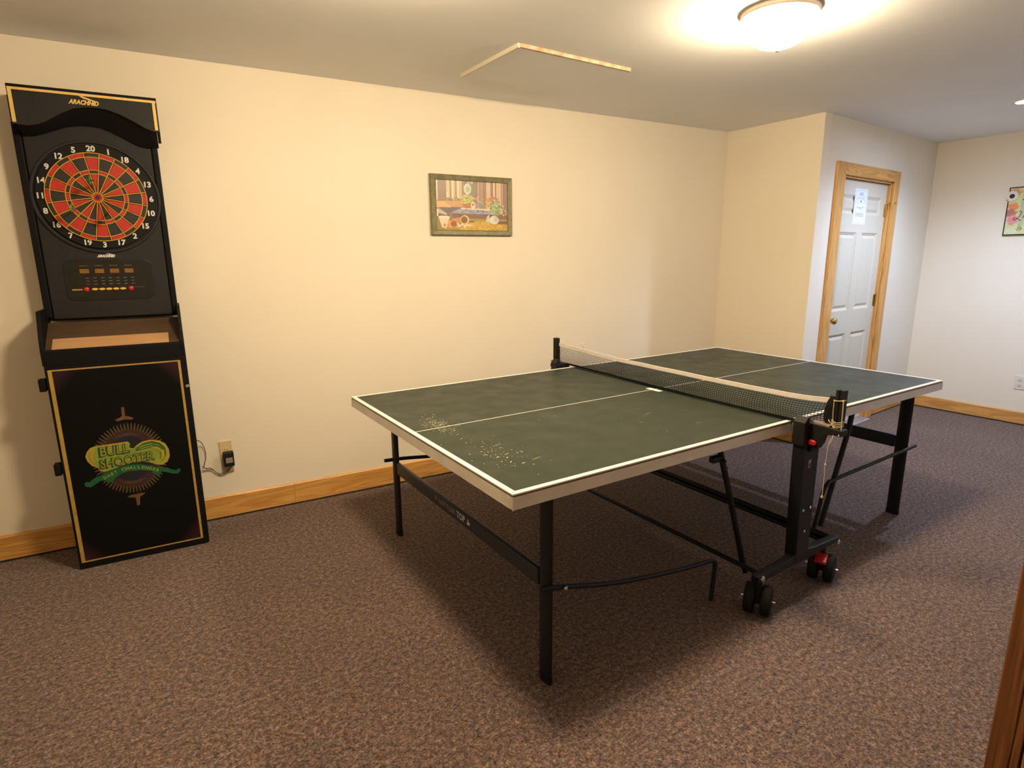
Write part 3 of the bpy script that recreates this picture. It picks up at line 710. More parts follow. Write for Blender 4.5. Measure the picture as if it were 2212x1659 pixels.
# gold inlaid border
gx0, gx1, gz0, gz1 = -0.516, -0.002, 0.034, 0.967
MB().box(gx0+0.004, -0.29435, gz0+0.003, gx1-0.004, -0.2935, gz1-0.003).build('printed_panel', M_DOORPRINT, dd)
g = MB(); gw = 0.015; gt = 0.0065
g.box(gx0, -0.2955, gz0, gx0+gw, -0.2942, gz1); g.box(gx1-gw*0.7, -0.2955, gz0, gx1, -0.2942, gz1)
g.box(gx0+gw, -0.2955, gz1-gt, gx1-gw*0.7, -0.2942, gz1); g.box(gx0+gw, -0.2955, gz0, gx1-gw*0.7, -0.2942, gz0+gt)
g.build('gold_border', M_GOLD, dd)
def flat(poly, d, m, name, par=None, th=0.0005, **k):
    return MB().prism(poly, -0.2942-d-th, -0.2942-d).build(name, m, par or dd, **k)
gc = (-0.260, 0.513)
def ell(rx, ry, n=48, c=gc): return [(c[0]+rx*math.cos(2*PI*i/n), c[1]+ry*math.sin(2*PI*i/n)) for i in range(n)]
rays = []
N = 64
for i in range(N):
    a0 = 2*PI*(i+0.5)/N
    for (aa, rr) in ((a0-PI/N*0.96, 0.80), (a0-PI/N*0.45, 1.0), (a0+PI/N*0.15, 0.98), (a0+PI/N*0.5, 0.80)):
        rays.append((gc[0]+0.152*rr*math.cos(aa), gc[1]+0.176*rr*math.sin(aa)))
flat(rays, 0, M_GEAR, 'ray_wheel')
flat(ell(0.118, 0.142), 0.0006, M_PURPLE, 'purple_ring')
for (a0, a1, rr, hh) in ((62, 118, 0.125, 0.004), (70, 110, 0.118, 0.003), (242, 298, 0.125, 0.004), (250, 290, 0.118, 0.003)):
    o_ = [(gc[0]+(rr-0.02)*math.cos(math.radians(a0+(a1-a0)*i/10)), gc[1]+rr*math.sin(math.radians(a0+(a1-a0)*i/10))) for i in range(11)]
    i_ = [(gc[0]+(rr-0.02)*math.cos(math.radians(a0+(a1-a0)*i/10)), gc[1]+(rr-hh)*math.sin(math.radians(a0+(a1-a0)*i/10))) for i in range(11)]
    MB().prism(o_+i_[::-1], -0.2942-0.0018, -0.2942-0.0013).build('ring_mark', M_GEAR, dd)
flat(ell(0.082, 0.111), 0.0012, M_NAVY, 'blue_centre')
ribbon = [(-0.454, 0.423), (-0.444, 0.431), (-0.433, 0.427), (-0.419, 0.438), (-0.4, 0.449), (-0.386, 0.45), (-0.374, 0.46), (-0.348, 0.47), (-0.316, 0.478), (-0.278, 0.483), (-0.225, 0.477), (-0.178, 0.46), (-0.144, 0.443), (-0.114, 0.438), (-0.096, 0.424), (-0.08, 0.419), (-0.065, 0.428), (-0.061, 0.415), (-0.075, 0.4), (-0.098, 0.404), (-0.123, 0.417), (-0.143, 0.423), (-0.155, 0.405), (-0.179, 0.422), (-0.184, 0.435), (-0.228, 0.447), (-0.276, 0.451), (-0.308, 0.443), (-0.328, 0.431), (-0.343, 0.414), (-0.362, 0.407), (-0.372, 0.424), (-0.391, 0.424), (-0.41, 0.414), (-0.43, 0.401), (-0.451, 0.407)]
flat(ribbon, 0.0020, M_RIBBON, 'green_ribbon')
badge = [(-0.391, 0.596), (-0.326, 0.597), (-0.261, 0.598), (-0.254, 0.585), (-0.26, 0.568), (-0.243, 0.560), (-0.229, 0.574), (-0.205, 0.588), (-0.172, 0.592), (-0.134, 0.582), (-0.11, 0.562), (-0.099, 0.530), (-0.099, 0.496), (-0.112, 0.47), (-0.135, 0.458), (-0.158, 0.463), (-0.188, 0.481), (-0.226, 0.491), (-0.264, 0.492), (-0.303, 0.483), (-0.335, 0.474), (-0.367, 0.466), (-0.385, 0.472), (-0.393, 0.491), (-0.414, 0.504), (-0.428, 0.528), (-0.433, 0.552), (-0.425, 0.573), (-0.41, 0.59)]
flat(badge, 0.0026, M_BADGE, 'yellow_badge')
bc = (-0.266, 0.531)
inner = [(bc[0]+(x_-bc[0])*0.935, bc[1]+(z_-bc[1])*0.87) for x_, z_ in badge]
flat(inner, 0.0032, M_BADGEG, 'lime_badge_field')
sw = MB()
for (dz, wd, f_) in ((0.0, 0.006, 1.0), (-0.012, 0.004, 0.86), (-0.022, 0.003, 0.76)):
    path = [(-0.232, 0.553+dz*0.3), (-0.204, 0.572+dz), (-0.164, 0.578+dz), (-0.133+dz*0.3, 0.564+dz), (-0.113+dz, 0.535), (-0.114+dz, 0.503), (-0.133+dz*0.3, 0.478-dz*0.4)]
    up_ = [(x_, z_+wd) for x_, z_ in path]; lo = [(x_-wd*0.8, z_-wd*0.3) for x_, z_ in path]
    sw.prism(up_+lo[::-1], -0.2942-0.0044, -0.2942-0.0039)
sw.build('swash_lines', M_BADGED, dd)
def yel(c, rx, ry): return [(c[0]+rx*math.cos(2*PI*i/24), c[1]+ry*math.sin(2*PI*i/24)) for i in range(24)]
MB().prism([(-0.17, 0.548), (-0.145, 0.541), (-0.130, 0.520), (-0.134, 0.495), (-0.150, 0.480), (-0.139, 0.480), (-0.122, 0.500), (-0.122, 0.528), (-0.14, 0.550), (-0.17, 0.556)], -0.2942-0.0050, -0.2942-0.0045).build('swash_fill', M_BADGE, dd)
MB().prism([(-0.405, 0.575), (-0.418, 0.555), (-0.414, 0.530), (-0.398, 0.512), (-0.404, 0.535), (-0.402, 0.558), (-0.392, 0.578)], -0.2942-0.0050, -0.2942-0.0045).build('swash_fill', M_BADGE, dd)
text('BULL', 0.062, (-0.322, -0.2942-0.0048, 0.562), (1, 0, 0.03), (0.05, 0, 1), M_BADGED, 'lettering', dd, bold=0.0040, width=0.124)
text('BULL', 0.062, (-0.320, -0.2942-0.0056, 0.5635), (1, 0, 0.03), (0.05, 0, 1), M_BADGE, 'lettering', dd, bold=-0.0006, width=0.110)
text('SHOOTER', 0.060, (-0.276, -0.2942-0.0048, 0.506), (1, 0, 0.04), (0.03, 0, 1), M_BADGED, 'lettering', dd, bold=0.0036, width=0.226)
text('SHOOTER', 0.058, (-0.274, -0.2942-0.0056, 0.5075), (1, 0, 0.04), (0.03, 0, 1), M_BADGE, 'lettering', dd, bold=-0.0006, width=0.212)
# ribbon words follow the curve
def arc_text(s_, pts_, size, m):
    Ls = [0]
    for i in range(len(pts_)-1): Ls.append(Ls[-1]+math.dist(pts_[i], pts_[i+1]))
    n = len(s_)
    for i, ch in enumerate(s_):
        if ch == ' ': continue
        d = Ls[-1]*(i+0.5)/n; kk = max(j_ for j_ in range(len(Ls)-1) if Ls[j_] <= d)
        f_ = (d-Ls[kk])/(Ls[kk+1]-Ls[kk]); A_, B_ = pts_[kk], pts_[kk+1]
        pp = (A_[0]+(B_[0]-A_[0])*f_, A_[1]+(B_[1]-A_[1])*f_); dx, dz = B_[0]-A_[0], B_[1]-A_[1]
        text(ch, size, (pp[0], -0.2942-0.0030, pp[1]), (dx, 0, dz), (-dz, 0, dx), m, 'letter', dd, bold=0.0006)
arc_text('DART CHALLENGER', [(-0.378, 0.434), (-0.345, 0.448), (-0.313, 0.460), (-0.27, 0.467), (-0.225, 0.462), (-0.185, 0.448), (-0.152, 0.430)], 0.021, M_BADGEG)
for tip in ([(-0.267, 0.767), (-0.255, 0.765), (-0.256, 0.722), (-0.245, 0.72), (-0.223, 0.709), (-0.232, 0.701), (-0.262, 0.706), (-0.288, 0.701), (-0.3, 0.709), (-0.279, 0.717), (-0.269, 0.724)],
            [(-0.298, 0.323), (-0.284, 0.33), (-0.242, 0.332), (-0.22, 0.33), (-0.234, 0.32), (-0.246, 0.314), (-0.251, 0.274), (-0.263, 0.271), (-0.264, 0.314), (-0.286, 0.318)]):
    flat(tip, 0.0012, M_TIP, 'dart_tip_print')
for hz in (0.90, 0.505):
    MB().box(-0.556, -0.294, hz-0.028, xl-0.0005, -0.255, hz+0.028).build('hinge', M_BLACKLAM, DM, bevel=0.004)
lk = MB().lathe([(0, -0.300), (0.007, -0.300), (0.009, -0.2975), (0.009, -0.2945), (0, -0.2945)], (0.0135, 0, 0.837), 'y', 16)
lk.build('lock', M_CHROME, DM, smooth=True)
# sloping dart shelf with cheeks and front lip
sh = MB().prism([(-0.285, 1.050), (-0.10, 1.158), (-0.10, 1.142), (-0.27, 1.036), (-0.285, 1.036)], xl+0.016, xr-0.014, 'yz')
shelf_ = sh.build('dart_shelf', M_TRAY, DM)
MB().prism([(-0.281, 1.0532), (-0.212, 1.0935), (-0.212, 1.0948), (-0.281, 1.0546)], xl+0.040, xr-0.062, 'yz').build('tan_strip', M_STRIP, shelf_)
MB().prism([(-0.294, 0.9855), (-0.294, 1.047), (-0.286, 1.056), (-0.2785, 1.050), (-0.2785, 1.035), (-0.26, 1.035), (-0.26, 0.9855)], xl+0.0155, xr-0.0135, 'yz').build('front_lip', M_BLACKLAM, DM)
for (a, b_) in ((xl, xl+0.015), (xr-0.013, xr)):
    MB().prism([(-0.292, 0.9855), (-0.294, 1.05), (-0.285, 1.10), (-0.24, 1.215), (-0.23, 1.222), (-0.03, 1.222), (-0.03, 0.9855)], a, b_, 'yz').build('side_cheek', M_BLACKLAM, DM, bevel=0.0015)
MB().box(xl+0.016, -0.16, 0.986, xr-0.014, -0.03, 1.03).build('inner_block', M_BLACKLAM, DM)
# upper body
ul, ur = -0.522, 0.016
MB().box(ul, -0.082, 1.165, ur, -0.018, 2.140).build('upper_body', M_BLACKLAM, DM, bevel=0.002)
# moulded head: flat face with a raised ring groove
face = MB().box(ul+0.030, -0.094, 1.172, ur-0.026, -0.0825, 2.115)
hd = face.build('moulded_head', M_BLACKPL, DM, bevel=0.006)
BC = (-0.249, 1.724)
for (a, b_) in ((ul, ul+0.028), (ur-0.024, ur)):
    MB().box(a, -0.100, 1.18, b_, -0.0825, 2.03).build('side_rail', M_BLACKLAM, DM, bevel=0.004)
def ring_prof(r0, r1, y0, y1): return [(r0, y0), (r0, y1), (r1, y1), (r1, y0), (r0, y0)]
rr = MB().lathe([(0.252, -0.0945), (0.250, -0.101), (0.244, -0.103), (0.239, -0.101), (0.236, -0.0945)], (BC[0], 0, BC[1]), 'y', 72)
rr.build('bezel_ring', M_BLACKPL, DM, smooth=True)
DB = MB().lathe([(0, -0.104), (0.228, -0.104), (0.231, -0.101), (0.231, -0.0945), (0, -0.0945)], (0, 0, 0), 'y', 72).build('dart_board', M_DISC, DM, smooth=True)
DB.location = (BC[0], 0, BC[1])
RD1, RD0, RT1, RT0, RB1, RB0 = 0.195, 0.176, 0.120, 0.104, 0.020, 0.009
def seg_mesh(r0, r1, name, m, y0=-0.1045, y1=-0.110):
    hw = PI/20; inset = 0.0042; P = []
    nseg = 5
    a_out = hw-inset/r1; a_in = hw-inset/r0
    for i in range(nseg+1): a_ = -a_out+2*a_out*i/nseg; P.append(((r1-0.0022)*math.sin(a_), (r1-0.0022)*math.cos(a_)))
    for i in range(nseg+1): a_ = a_in-2*a_in*i/nseg; P.append(((r0+0.0022)*math.sin(a_), (r0+0.0022)*math.cos(a_)))
    mb = MB().prism(P, y1, y0)
    me = bpy.data.meshes.new(name); me.from_pydata(mb.v, [], mb.f)
    bm = bmesh.new(); bm.from_mesh(me); bmesh.ops.recalc_face_normals(bm, faces=bm.faces); bm.to_mesh(me); bm.free()
    me.materials.append(m); return me
protos = {}
for nm, r0, r1 in (('double_segment', RD0, RD1), ('outer_single_segment', RT1, RD0), ('triple_segment', RT0, RT1), ('inner_single_segment', RB1, RT0)):
    protos[nm] = (seg_mesh(r0, r1, nm, M_SEGRED), seg_mesh(r0, r1, nm, M_SEGBLK))
for i in range(20):
    for nm in protos:
        single = 'single' in nm
        red = (i % 2 == 0) == single
        o = bpy.data.objects.new(nm, protos[nm][0 if red else 1]); COL.objects.link(o); o.parent = DB
        o.rotation_euler = (0, 2*PI*i/20, 0)
        o['label'] = 'red segment' if red else 'black segment'
MB().lathe([(RB0+0.001, -0.1045), (RB0+0.001, -0.110), (RB1-0.002, -0.110), (RB1-0.002, -0.1045)], (0,0,0), 'y', 24).build('outer_bull', M_SEGRED, DB, label='red outer bull ring')
MB().lathe([(0, -0.111), (RB0-0.001, -0.111), (RB0-0.001, -0.1045)], (0,0,0), 'y', 20).build('inner_bull', M_SEGBLK, DB, label='black inner bull')
MB().lathe([(0, -0.1042), (0, -0.1052), (RD1, -0.1052), (RD1, -0.1042)], (0,0,0), 'y', 60).build('segment_bed', flat_noise('amber_brown_plastic', (0.22, 0.075, 0.012, 1), (0.26, 0.11, 0.015, 1), 60, 0.5), DB)
sp = MB()
for i in range(20):
    a_ = 2*PI*(i+0.5)/20; sx_, cz_ = math.sin(a_), math.cos(a_)
    px_, pz_ = cz_*0.0015, -sx_*0.0015
    for (y0_, y1_) in ((-0.1045, -0.1125),):
        sp.prism([(RB1*sx_-px_, RB1*cz_-pz_), (RD1*sx_-px_, RD1*cz_-pz_), (RD1*sx_+px_, RD1*cz_+pz_), (RB1*sx_+px_, RB1*cz_+pz_)], y1_, y0_)
for r_ in (RD1, RD0, RT1, RT0, RB1):
    sp.lathe([(r_-0.0016, -0.1045), (r_-0.0016, -0.1125), (r_+0.0016, -0.1125), (r_+0.0016, -0.1045)], (0,0,0), 'y', 80)
sp.build('spider_grid', M_WIRE, DB)
for i, s_ in enumerate([20, 1, 18, 4, 13, 6, 10, 15, 2, 17, 3, 19, 7, 16, 8, 11, 14, 9, 12, 5]):
    a_ = 2*PI*i/20
    text(str(s_), 0.034, (0.213*math.sin(a_), -0.1045, 0.213*math.cos(a_)), (1, 0, 0), (0, 0, 1), M_WHITEPR, 'number', DB, bold=0.0012)
# display console
cn = MB().prism([(-0.425, 1.275), (-0.405, 1.255), (-0.095, 1.255), (-0.072, 1.275), (-0.072, 1.425), (-0.095, 1.445), (-0.405, 1.445), (-0.425, 1.425)], -0.0965, -0.0943).build('display_console', M_PANEL, DM, bevel=0.001)
for i in range(4):
    xx = -0.346+0.0592*i
    MB().box(xx-0.018, -0.0982, 1.381, xx+0.018, -0.0966, 1.401).build('score_window', M_AMBER, cn, bevel=0.0008)
    MB().box(xx-0.018, -0.0974, 1.414, xx+0.014, -0.0966, 1.418).build('caption', M_DIMGOLD, cn)
for i in range(5):
    xx = -0.315+0.0280*i
    MB().prism([(xx+0.0125*math.cos(2*PI*j_/14), 1.307+0.0055*math.sin(2*PI*j_/14)) for j_ in range(14)], -0.1005, -0.0966).build('yellow_button', M_BTNYEL, cn, bevel=0.0008)
for xx in (-0.348, -0.170):
    MB().lathe([(0, -0.103), (0.007, -0.1025), (0.0105, -0.099), (0.0105, -0.0966), (0, -0.0966)], (xx, 0, 1.307), 'y', 16).build('red_button', M_BTNRED, cn, smooth=True)
MB().box(-0.404, -0.0974, 1.303, -0.364, -0.0966, 1.309).build('caption', M_GOLD, cn); MB().box(-0.155, -0.0974, 1.311, -0.115, -0.0966, 1.3135).build('caption', M_DIMGOLD, cn)
cp = MB()
for i in range(7):
    for k_ in range(3):
        cp.box(-0.345+0.03*i, -0.0971, 1.33+0.014*k_, -0.332+0.03*i, -0.0966, 1.332+0.014*k_)
cp.build('small_caption_lines', M_LABEL, cn)
def logo(cx, cz, wd, m, y, par):
    text('ARACHNID', 0.020*wd/0.09, (cx, y, cz-0.004*wd/0.09), (1,0,0), (0,0,1), m, 'maker_lettering', par, bold=0.0012, width=wd, shear=0.35)
    k_ = wd/0.09
    MB().prism([(cx-0.012*k_, cz+0.018*k_), (cx-0.004*k_, cz+0.018*k_), (cx+0.040*k_, cz+0.004*k_), (cx+0.026*k_, cz+0.004*k_), (cx+0.0*k_, cz+0.010*k_)], y-0.0005, y+0.0005).build('lightning_mark', m, par)
logo(-0.252, 1.463, 0.072, M_WHITEPR, -0.0946, DM)
# arched header
arch = [(-0.500, 2.004), (-0.448, 2.000), (-0.415, 2.008), (-0.383, 2.023), (-0.33, 2.058), (-0.285, 2.082), (-0.244, 2.092), (-0.20, 2.096), (-0.159, 2.092), (-0.11, 2.076), (-0.059, 2.050), (-0.025, 2.030), (0.005, 2.018), (0.036, 2.016)]
hp = arch+[(0.036, 2.150), (-0.500, 2.150)]
hz_ = MB().prism(hp, -0.205, -0.190).build('header_board', M_BLACKPL, DM)
MB().box(-0.500, -0.205, 2.1505, 0.036, -0.018, 2.160).build('header_top', M_BLACKLAM, DM)
for (a, b_) in ((-0.500, -0.488), (0.024, 0.036)):
    MB().prism([(-0.1895, 2.010), (-0.083, 1.985), (-0.083, 2.1495), (-0.1895, 2.1495)], a, b_, 'yz').build('header_side', M_BLACKLAM, DM)
# curved dark soffit behind the arch
sf = MB()
n_ = len(arch)
inn = [(min(max(x_, -0.487), 0.023), z_) for x_, z_ in arch]
vs = [(x_, -0.1895, z_) for x_, z_ in inn]+[(x_, -0.101, float(np.interp(x_, [-0.5, -0.448, -0.398, -0.33, -0.263, -0.20, -0.143, -0.10, -0.057, -0.029, 0.03], [1.970, 1.975, 1.992, 2.022, 2.036, 2.032, 2.010, 1.985, 1.962, 1.957, 1.960]))) for i, (x_, z_) in enumerate(inn)]
vs += [(v_[0], v_[1], v_[2]+0.008) for v_ in vs]
fs = [(i, i+1, i+1+n_, i+n_) for i in range(n_-1)]+[(i+2*n_, i+n_+2*n_, i+1+n_+2*n_, i+1+2*n_) for i in range(n_-1)]
sf.add(vs, fs); sf.build('header_soffit', M_DISC, DM, smooth=True)
gb = MB(); gb.box(-0.497, -0.2062, 2.138, 0.033, -0.2052, 2.148); gb.box(-0.497, -0.2062, 2.010, -0.484, -0.2052, 2.138); gb.box(0.018, -0.2062, 2.022, 0.030, -0.2052, 2.138)
gb.build('gold_border', M_GOLDHI, hz_)
logo(-0.240, 2.116, 0.110, M_GOLDHI, -0.2056, hz_)

# darts stuck in the board
def dart(u, z, m, label, tilt):
    t_ = thing('dart', label, 'dart', onA(u, -0.1105, z), RA)
    d = Vector((tilt[0], -1, tilt[1])).normalized()
    P = lambda s_: tuple(d*s_)
    MB().tube([P(-0.001), P(0.030)], 0.0012, 8).build('tip', M_CHROME, t_)
    MB().tube([P(0.030), P(0.034), P(0.07), P(0.078)], 0.0034, 10).build('barrel', M_BRASS, t_, smooth=True)
    MB().tube([P(0.078), P(0.115)], 0.0020, 8).build('shaft', m, t_)
    s1 = d.cross(Vector((0, 0, 1))).normalized(); s2 = d.cross(s1).normalized()
    for sd in (s1, -s1, s2, -s2):
        q_ = [d*0.100, d*0.108+sd*0.015, d*0.135+sd*0.017, d*0.140+sd*0.010, d*0.138]
        nn = d.cross(sd)*0.0003
        fb = MB(); fb.add([v_+nn for v_ in q_]+[v_-nn for v_ in q_], [(0,1,2,3,4), (9,8,7,6,5)]+[(i, (i+1) % 5, (i+1) % 5+5, i+5) for i in range(5)])
        fb.build('flight', m, t_)
dart(-0.258, 1.775, M_GREENPL, 'green plastic dart stuck just above the bull of the dart board', (0.0, 0.10))
dart(-0.334, 1.672, M_GREENPL, 'green plastic dart stuck low on the left half of the dart board', (-0.05, -0.05))
dart(-0.206, 1.666, M_REDFL, 'red plastic dart stuck below and right of the bull', (0.05, -0.05))

# ================================================================== TABLE
TB = thing('table_tennis_table', 'green folding table tennis table with net and wheeled black steel undercarriage', 'table', (TT.x, TT.y, 0), RT)
TL, TW, ZT = 2.797, 1.488, 0.762
GA, GB_ = 1.388, 1.402
def half(a0, a1, outer):      # outer = the a of the end edge
    e = 0.006
    top = MB().box(a0+(e if outer == a0 else 0), e, ZT-0.019, a1-(e if outer == a1 else 0), TW-e, ZT).build('tabletop', M_GREEN, TB, bevel=0.0008)
    # white court lines, 0.5 mm proud
    lw = 0.020; y = ZT+0.0006; z0 = ZT+0.0001
    o0, o1 = (a0, a1)
    ln = MB()
    ln.box(o0, 0, z0-0.004, o1, lw, y); ln.box(o0, TW-lw, z0-0.004, o1, TW, y)
    if outer == a0: ln.box(a0, lw, z0-0.004, a0+lw, TW-lw, y)
    else: ln.box(a1-lw, lw, z0-0.004, a1, TW-lw, y)
    ln.build('edge_line', M_LINE, top)
    MB().box(o0+(lw if outer == a0 else 0), TW/2-0.0022, z0-0.001, o1-(lw if outer == a1 else 0), TW/2+0.0022, ZT+0.0005).build('centre_line', M_LINE, top)
    cr = MB().box(o0+0.002, 0.002, ZT-0.0095, o1-0.002, TW-0.002, ZT-0.0041)
    cr.build('board_edge', M_CORE, top)
    # ribbed aluminium apron
    z1_, z0_ = ZT-0.0100, ZT-0.050
    nr = 9; prof = []
    for i in range(nr):
        za = z1_-(z1_-z0_)*i/nr; zb = z1_-(z1_-z0_)*(i+0.5)/nr
        prof += [(0.0, za), (0.0, za-(z1_-z0_)*0.3/nr), (0.0012, zb), (0.0012, zb-(z1_-z0_)*0.2/nr)]
    prof += [(0.0, z0_), (0.016, z0_), (0.016, z1_)]
    MB().prism([(d, z) for d, z in prof], o0+0.0005, o1-0.0005, 'yz').build('apron', M_ALU, top)
    MB().prism([(TW-d, z) for d, z in prof], o0+0.0005, o1-0.0005, 'yz').build('apron', M_ALU, top)
    s_ = 1 if outer == a0 else -1
    MB().prism([(outer+s_*d, z) for d, z in prof], 0.017, TW-0.017, 'xz').build('apron', M_ALU, top)
    c_ = MB()
    for yy in (0, TW): c_.cyl((outer+s_*0.0012, yy+(0.0012 if yy == 0 else -0.0012), z0_-0.001), (outer+s_*0.0012, yy+(0.0012 if yy == 0 else -0.0012), z1_+0.001), 0.0026, 10)
    c_.build('corner_strip', M_WHITEPR, top)
    # end leg frame
    la = 0.185 if outer == a0 else 2.620
    for lb in (0.085, 1.405):
        lg = MB().tube([(la, lb, 0.012), (la, lb, ZT-0.020)], 0.013, 16, rb=0.033, up=(0, 1, 0)).build('leg', M_STEEL, TB, smooth=True)
        MB().tube([(la, lb, 0.0), (la, lb, 0.022)], 0.0145, 16, rb=0.0345, up=(0, 1, 0)).build('foot_cap', M_RUBBER, lg, smooth=True)
    zr0, zr1 = (0.350, 0.412) if outer == a0 else (0.385, 0.455)
    rl_ = MB().box(la-0.011, 0.119, zr0, la+0.009, 1.371, zr1).build('end_rail', M_RAIL, TB, bevel=0.006)
    MB().box(a0+0.02, 0.10, ZT-0.045, a0+0.05, TW-0.10, ZT-0.0195).box(a1-0.05, 0.10, ZT-0.045, a1-0.02, TW-0.10, ZT-0.0195).build('cross_batten', M_STEEL, TB)
    return top, rl_
top1, rail1 = half(0.0, GA, 0.0)
top2, rail2 = half(GB_, TL, TL)
# rail lettering (faces the near end)
YF_ = 0.185-0.0112
text('KETTLER', 0.030, (YF_-0.0003, 0.800, 0.384), (0, -1, 0), (0, 0, 1), M_LABEL, 'worn_lettering', rail1, width=0.15)
text('TOP', 0.040, (YF_-0.0003, 0.672, 0.385), (0, -1, 0), (0, 0, 1), M_WHITEPR, 'lettering', rail1, bold=0.0006, width=0.072)
MB().prism([(0.619, 0.375), (0.597, 0.375), (0.592, 0.390), (0.603, 0.386), (0.607, 0.402), (0.613, 0.386)], YF_-0.0006, YF_, 'yz').build('emblem', M_WHITEPR, rail1)
MB().prism([(0.918, 0.380), (0.910, 0.386), (0.905, 0.405), (0.900, 0.388), (0.893, 0.382)], YF_-0.0006, YF_, 'yz').build('emblem', M_LABEL, rail1)
# worn paint flakes and scratches on the top
sc = MB()
def flake(a_, b_, s_, ang, k=3.0):
    n_ = 5; P = []
    for i in range(n_):
        t_ = 2*PI*i/n_; r_ = s_*rnd.uniform(0.6, 1.2)
        x_, y_ = r_*k*math.cos(t_), r_*math.sin(t_)
        P.append((a_+x_*math.cos(ang)-y_*math.sin(ang), b_+x_*math.sin(ang)+y_*math.cos(ang)))
    sc.add([(p_[0], p_[1], ZT+0.0004) for p_ in P], [tuple(range(n_))])
for (ca, cb2, ra, rb_, n_, s0) in ((0.140, 0.79, 0.050, 0.12, 120, 0.0019), (0.13, 0.79, 0.09, 0.20, 70, 0.0011), (0.17, 0.36, 0.11, 0.20, 75, 0.0013), (0.16, 0.30, 0.07, 0.12, 30, 0.0018), (0.60, 0.7, 0.5, 0.6, 26, 0.0013)):
    for _ in range(n_):
        a_ = ca+ra*rnd.gauss(0, 0.55); b_ = cb2+rb_*rnd.gauss(0, 0.55)
        if 0.025 < a_ < 1.36 and 0.03 < b_ < 1.45:
            flake(a_, b_, s0*rnd.uniform(0.5, 1.5), rnd.choice([0.0, -0.3, 0.4, 1.2])+rnd.uniform(-.3, .3), rnd.uniform(1, 4))
for (a_, b_, l_, an) in ((0.98, 0.42, 0.022, 0.25), (0.86, 0.34, 0.012, 0.1), (1.05, 0.20, 0.010, -0.4), (0.62, 0.62, 0.008, 0), (0.20, 0.42, 0.020, 0.3), (0.24, 0.22, 0.02, 0.2)):
    sc.add([(a_-l_*math.cos(an), b_-l_*math.sin(an), ZT+0.0004), (a_+l_*math.cos(an), b_+l_*math.sin(an), ZT+0.0004), (a_+l_*math.cos(an), b_+l_*math.sin(an)+0.0016, ZT+0.0004), (a_-l_*math.cos(an), b_-l_*math.sin(an)+0.0016, ZT+0.0004)], [(0, 1, 2, 3)])
sc.build('scuff_marks', flat_noise('worn_paint', (0.60, 0.56, 0.36, 1), (0.45, 0.42, 0.25, 1), 60, 0.7), top1, kind='stuff', label='pale worn flakes in the green paint')
MB().box(1.335, 0.690, ZT+0.0002, 1.366, 0.782, ZT+0.0009).build('white_sticker', M_LINE, top1)

# bent brace tubes between legs and chassis
def bent(pts, r=0.0095): return MB().tube(smooth_pts(pts, 5), r, 10)
bent([(0.135, 0.045, 0.385), (0.20, 0.045, 0.372), (0.47, 0.045, 0.300), (0.80, 0.048, 0.243), (0.985, 0.050, 0.222), (1.015, 0.050, 0.208), (1.022, 0.050, 0.185), (1.016, 0.050, 0.11), (1.010, 0.050, 0.035)]).build('brace_tube', M_STEEL, TB, smooth=True)
MB().lathe([(0, -0.012), (0.006, -0.012), (0.007, -0.010), (0.007, 0), (0, 0)], (0.222, 0.034, 0.372), 'y', 10).build('bolt', M_CHROME, TB)
bent([(2.690, 0.045, 0.398), (2.60, 0.045, 0.396), (2.2, 0.045, 0.388), (1.87, 0.045, 0.380), (1.815, 0.045, 0.370), (1.785, 0.045, 0.335), (1.765, 0.045, 0.26), (1.735, 0.045, 0.155)]).build('brace_tube', M_STEEL, TB, smooth=True)
bent([(0.140, 1.448, 0.408), (0.30, 1.448, 0.394), (0.75, 1.448, 0.330), (0.985, 1.445, 0.292), (1.015, 1.445, 0.26), (1.01, 1.445, 0.16)]).build('brace_tube', M_STEEL, TB, smooth=True)
bent([(2.690, 1.448, 0.398), (2.2, 1.448, 0.388), (1.87, 1.448, 0.380), (1.815, 1.448, 0.370), (1.785, 1.448, 0.335), (1.735, 1.448, 0.155)]).build('brace_tube', M_STEEL, TB, smooth=True)
# leaf struts
for b_ in (0.05, 1.438):
    MB().tube([(0.985, b_, 0.735), (1.079, b_, 0.497), (1.205, b_, 0.155), (1.232, b_, 0.095)], 0.0125, 12).build('leaf_strut', M_STEEL, TB, smooth=True)
    MB().tube([(1.985, b_, 0.735), (1.96, b_, 0.61), (1.80, b_, 0.155)], 0.0125, 12).build('leaf_strut', M_STEEL, TB, smooth=True)
    MB().cyl((1.00, b_-0.030, 0.655), (1.00, b_+0.025, 0.655), 0.007, 10).box(0.955, b_-0.012, 0.650, 1.0, b_+0.012, 0.672).build('strut_clip', M_BLKPLA, TB)
    MB().lathe([(0, -0.010), (0.006, -0.010), (0.006, 0), (0, 0)], (1.035, b_-0.012, 0.612), 'y', 10).build('bolt', M_CHROME, TB)
# long cross tubes of the chassis, near to far
MB().tube([(1.150, -0.060, 0.168), (1.150, 1.548, 0.168)], 0.0105, 12, rb=0.0105).build('cross_tube', M_STEEL, TB, smooth=True)
for dz in (0.0, 0.026):
    MB().tube([(1.665, -0.060, 0.160+dz), (1.665, 1.548, 0.160+dz)], 0.0125, 12).build('cross_tube', M_STEEL, TB, smooth=True)

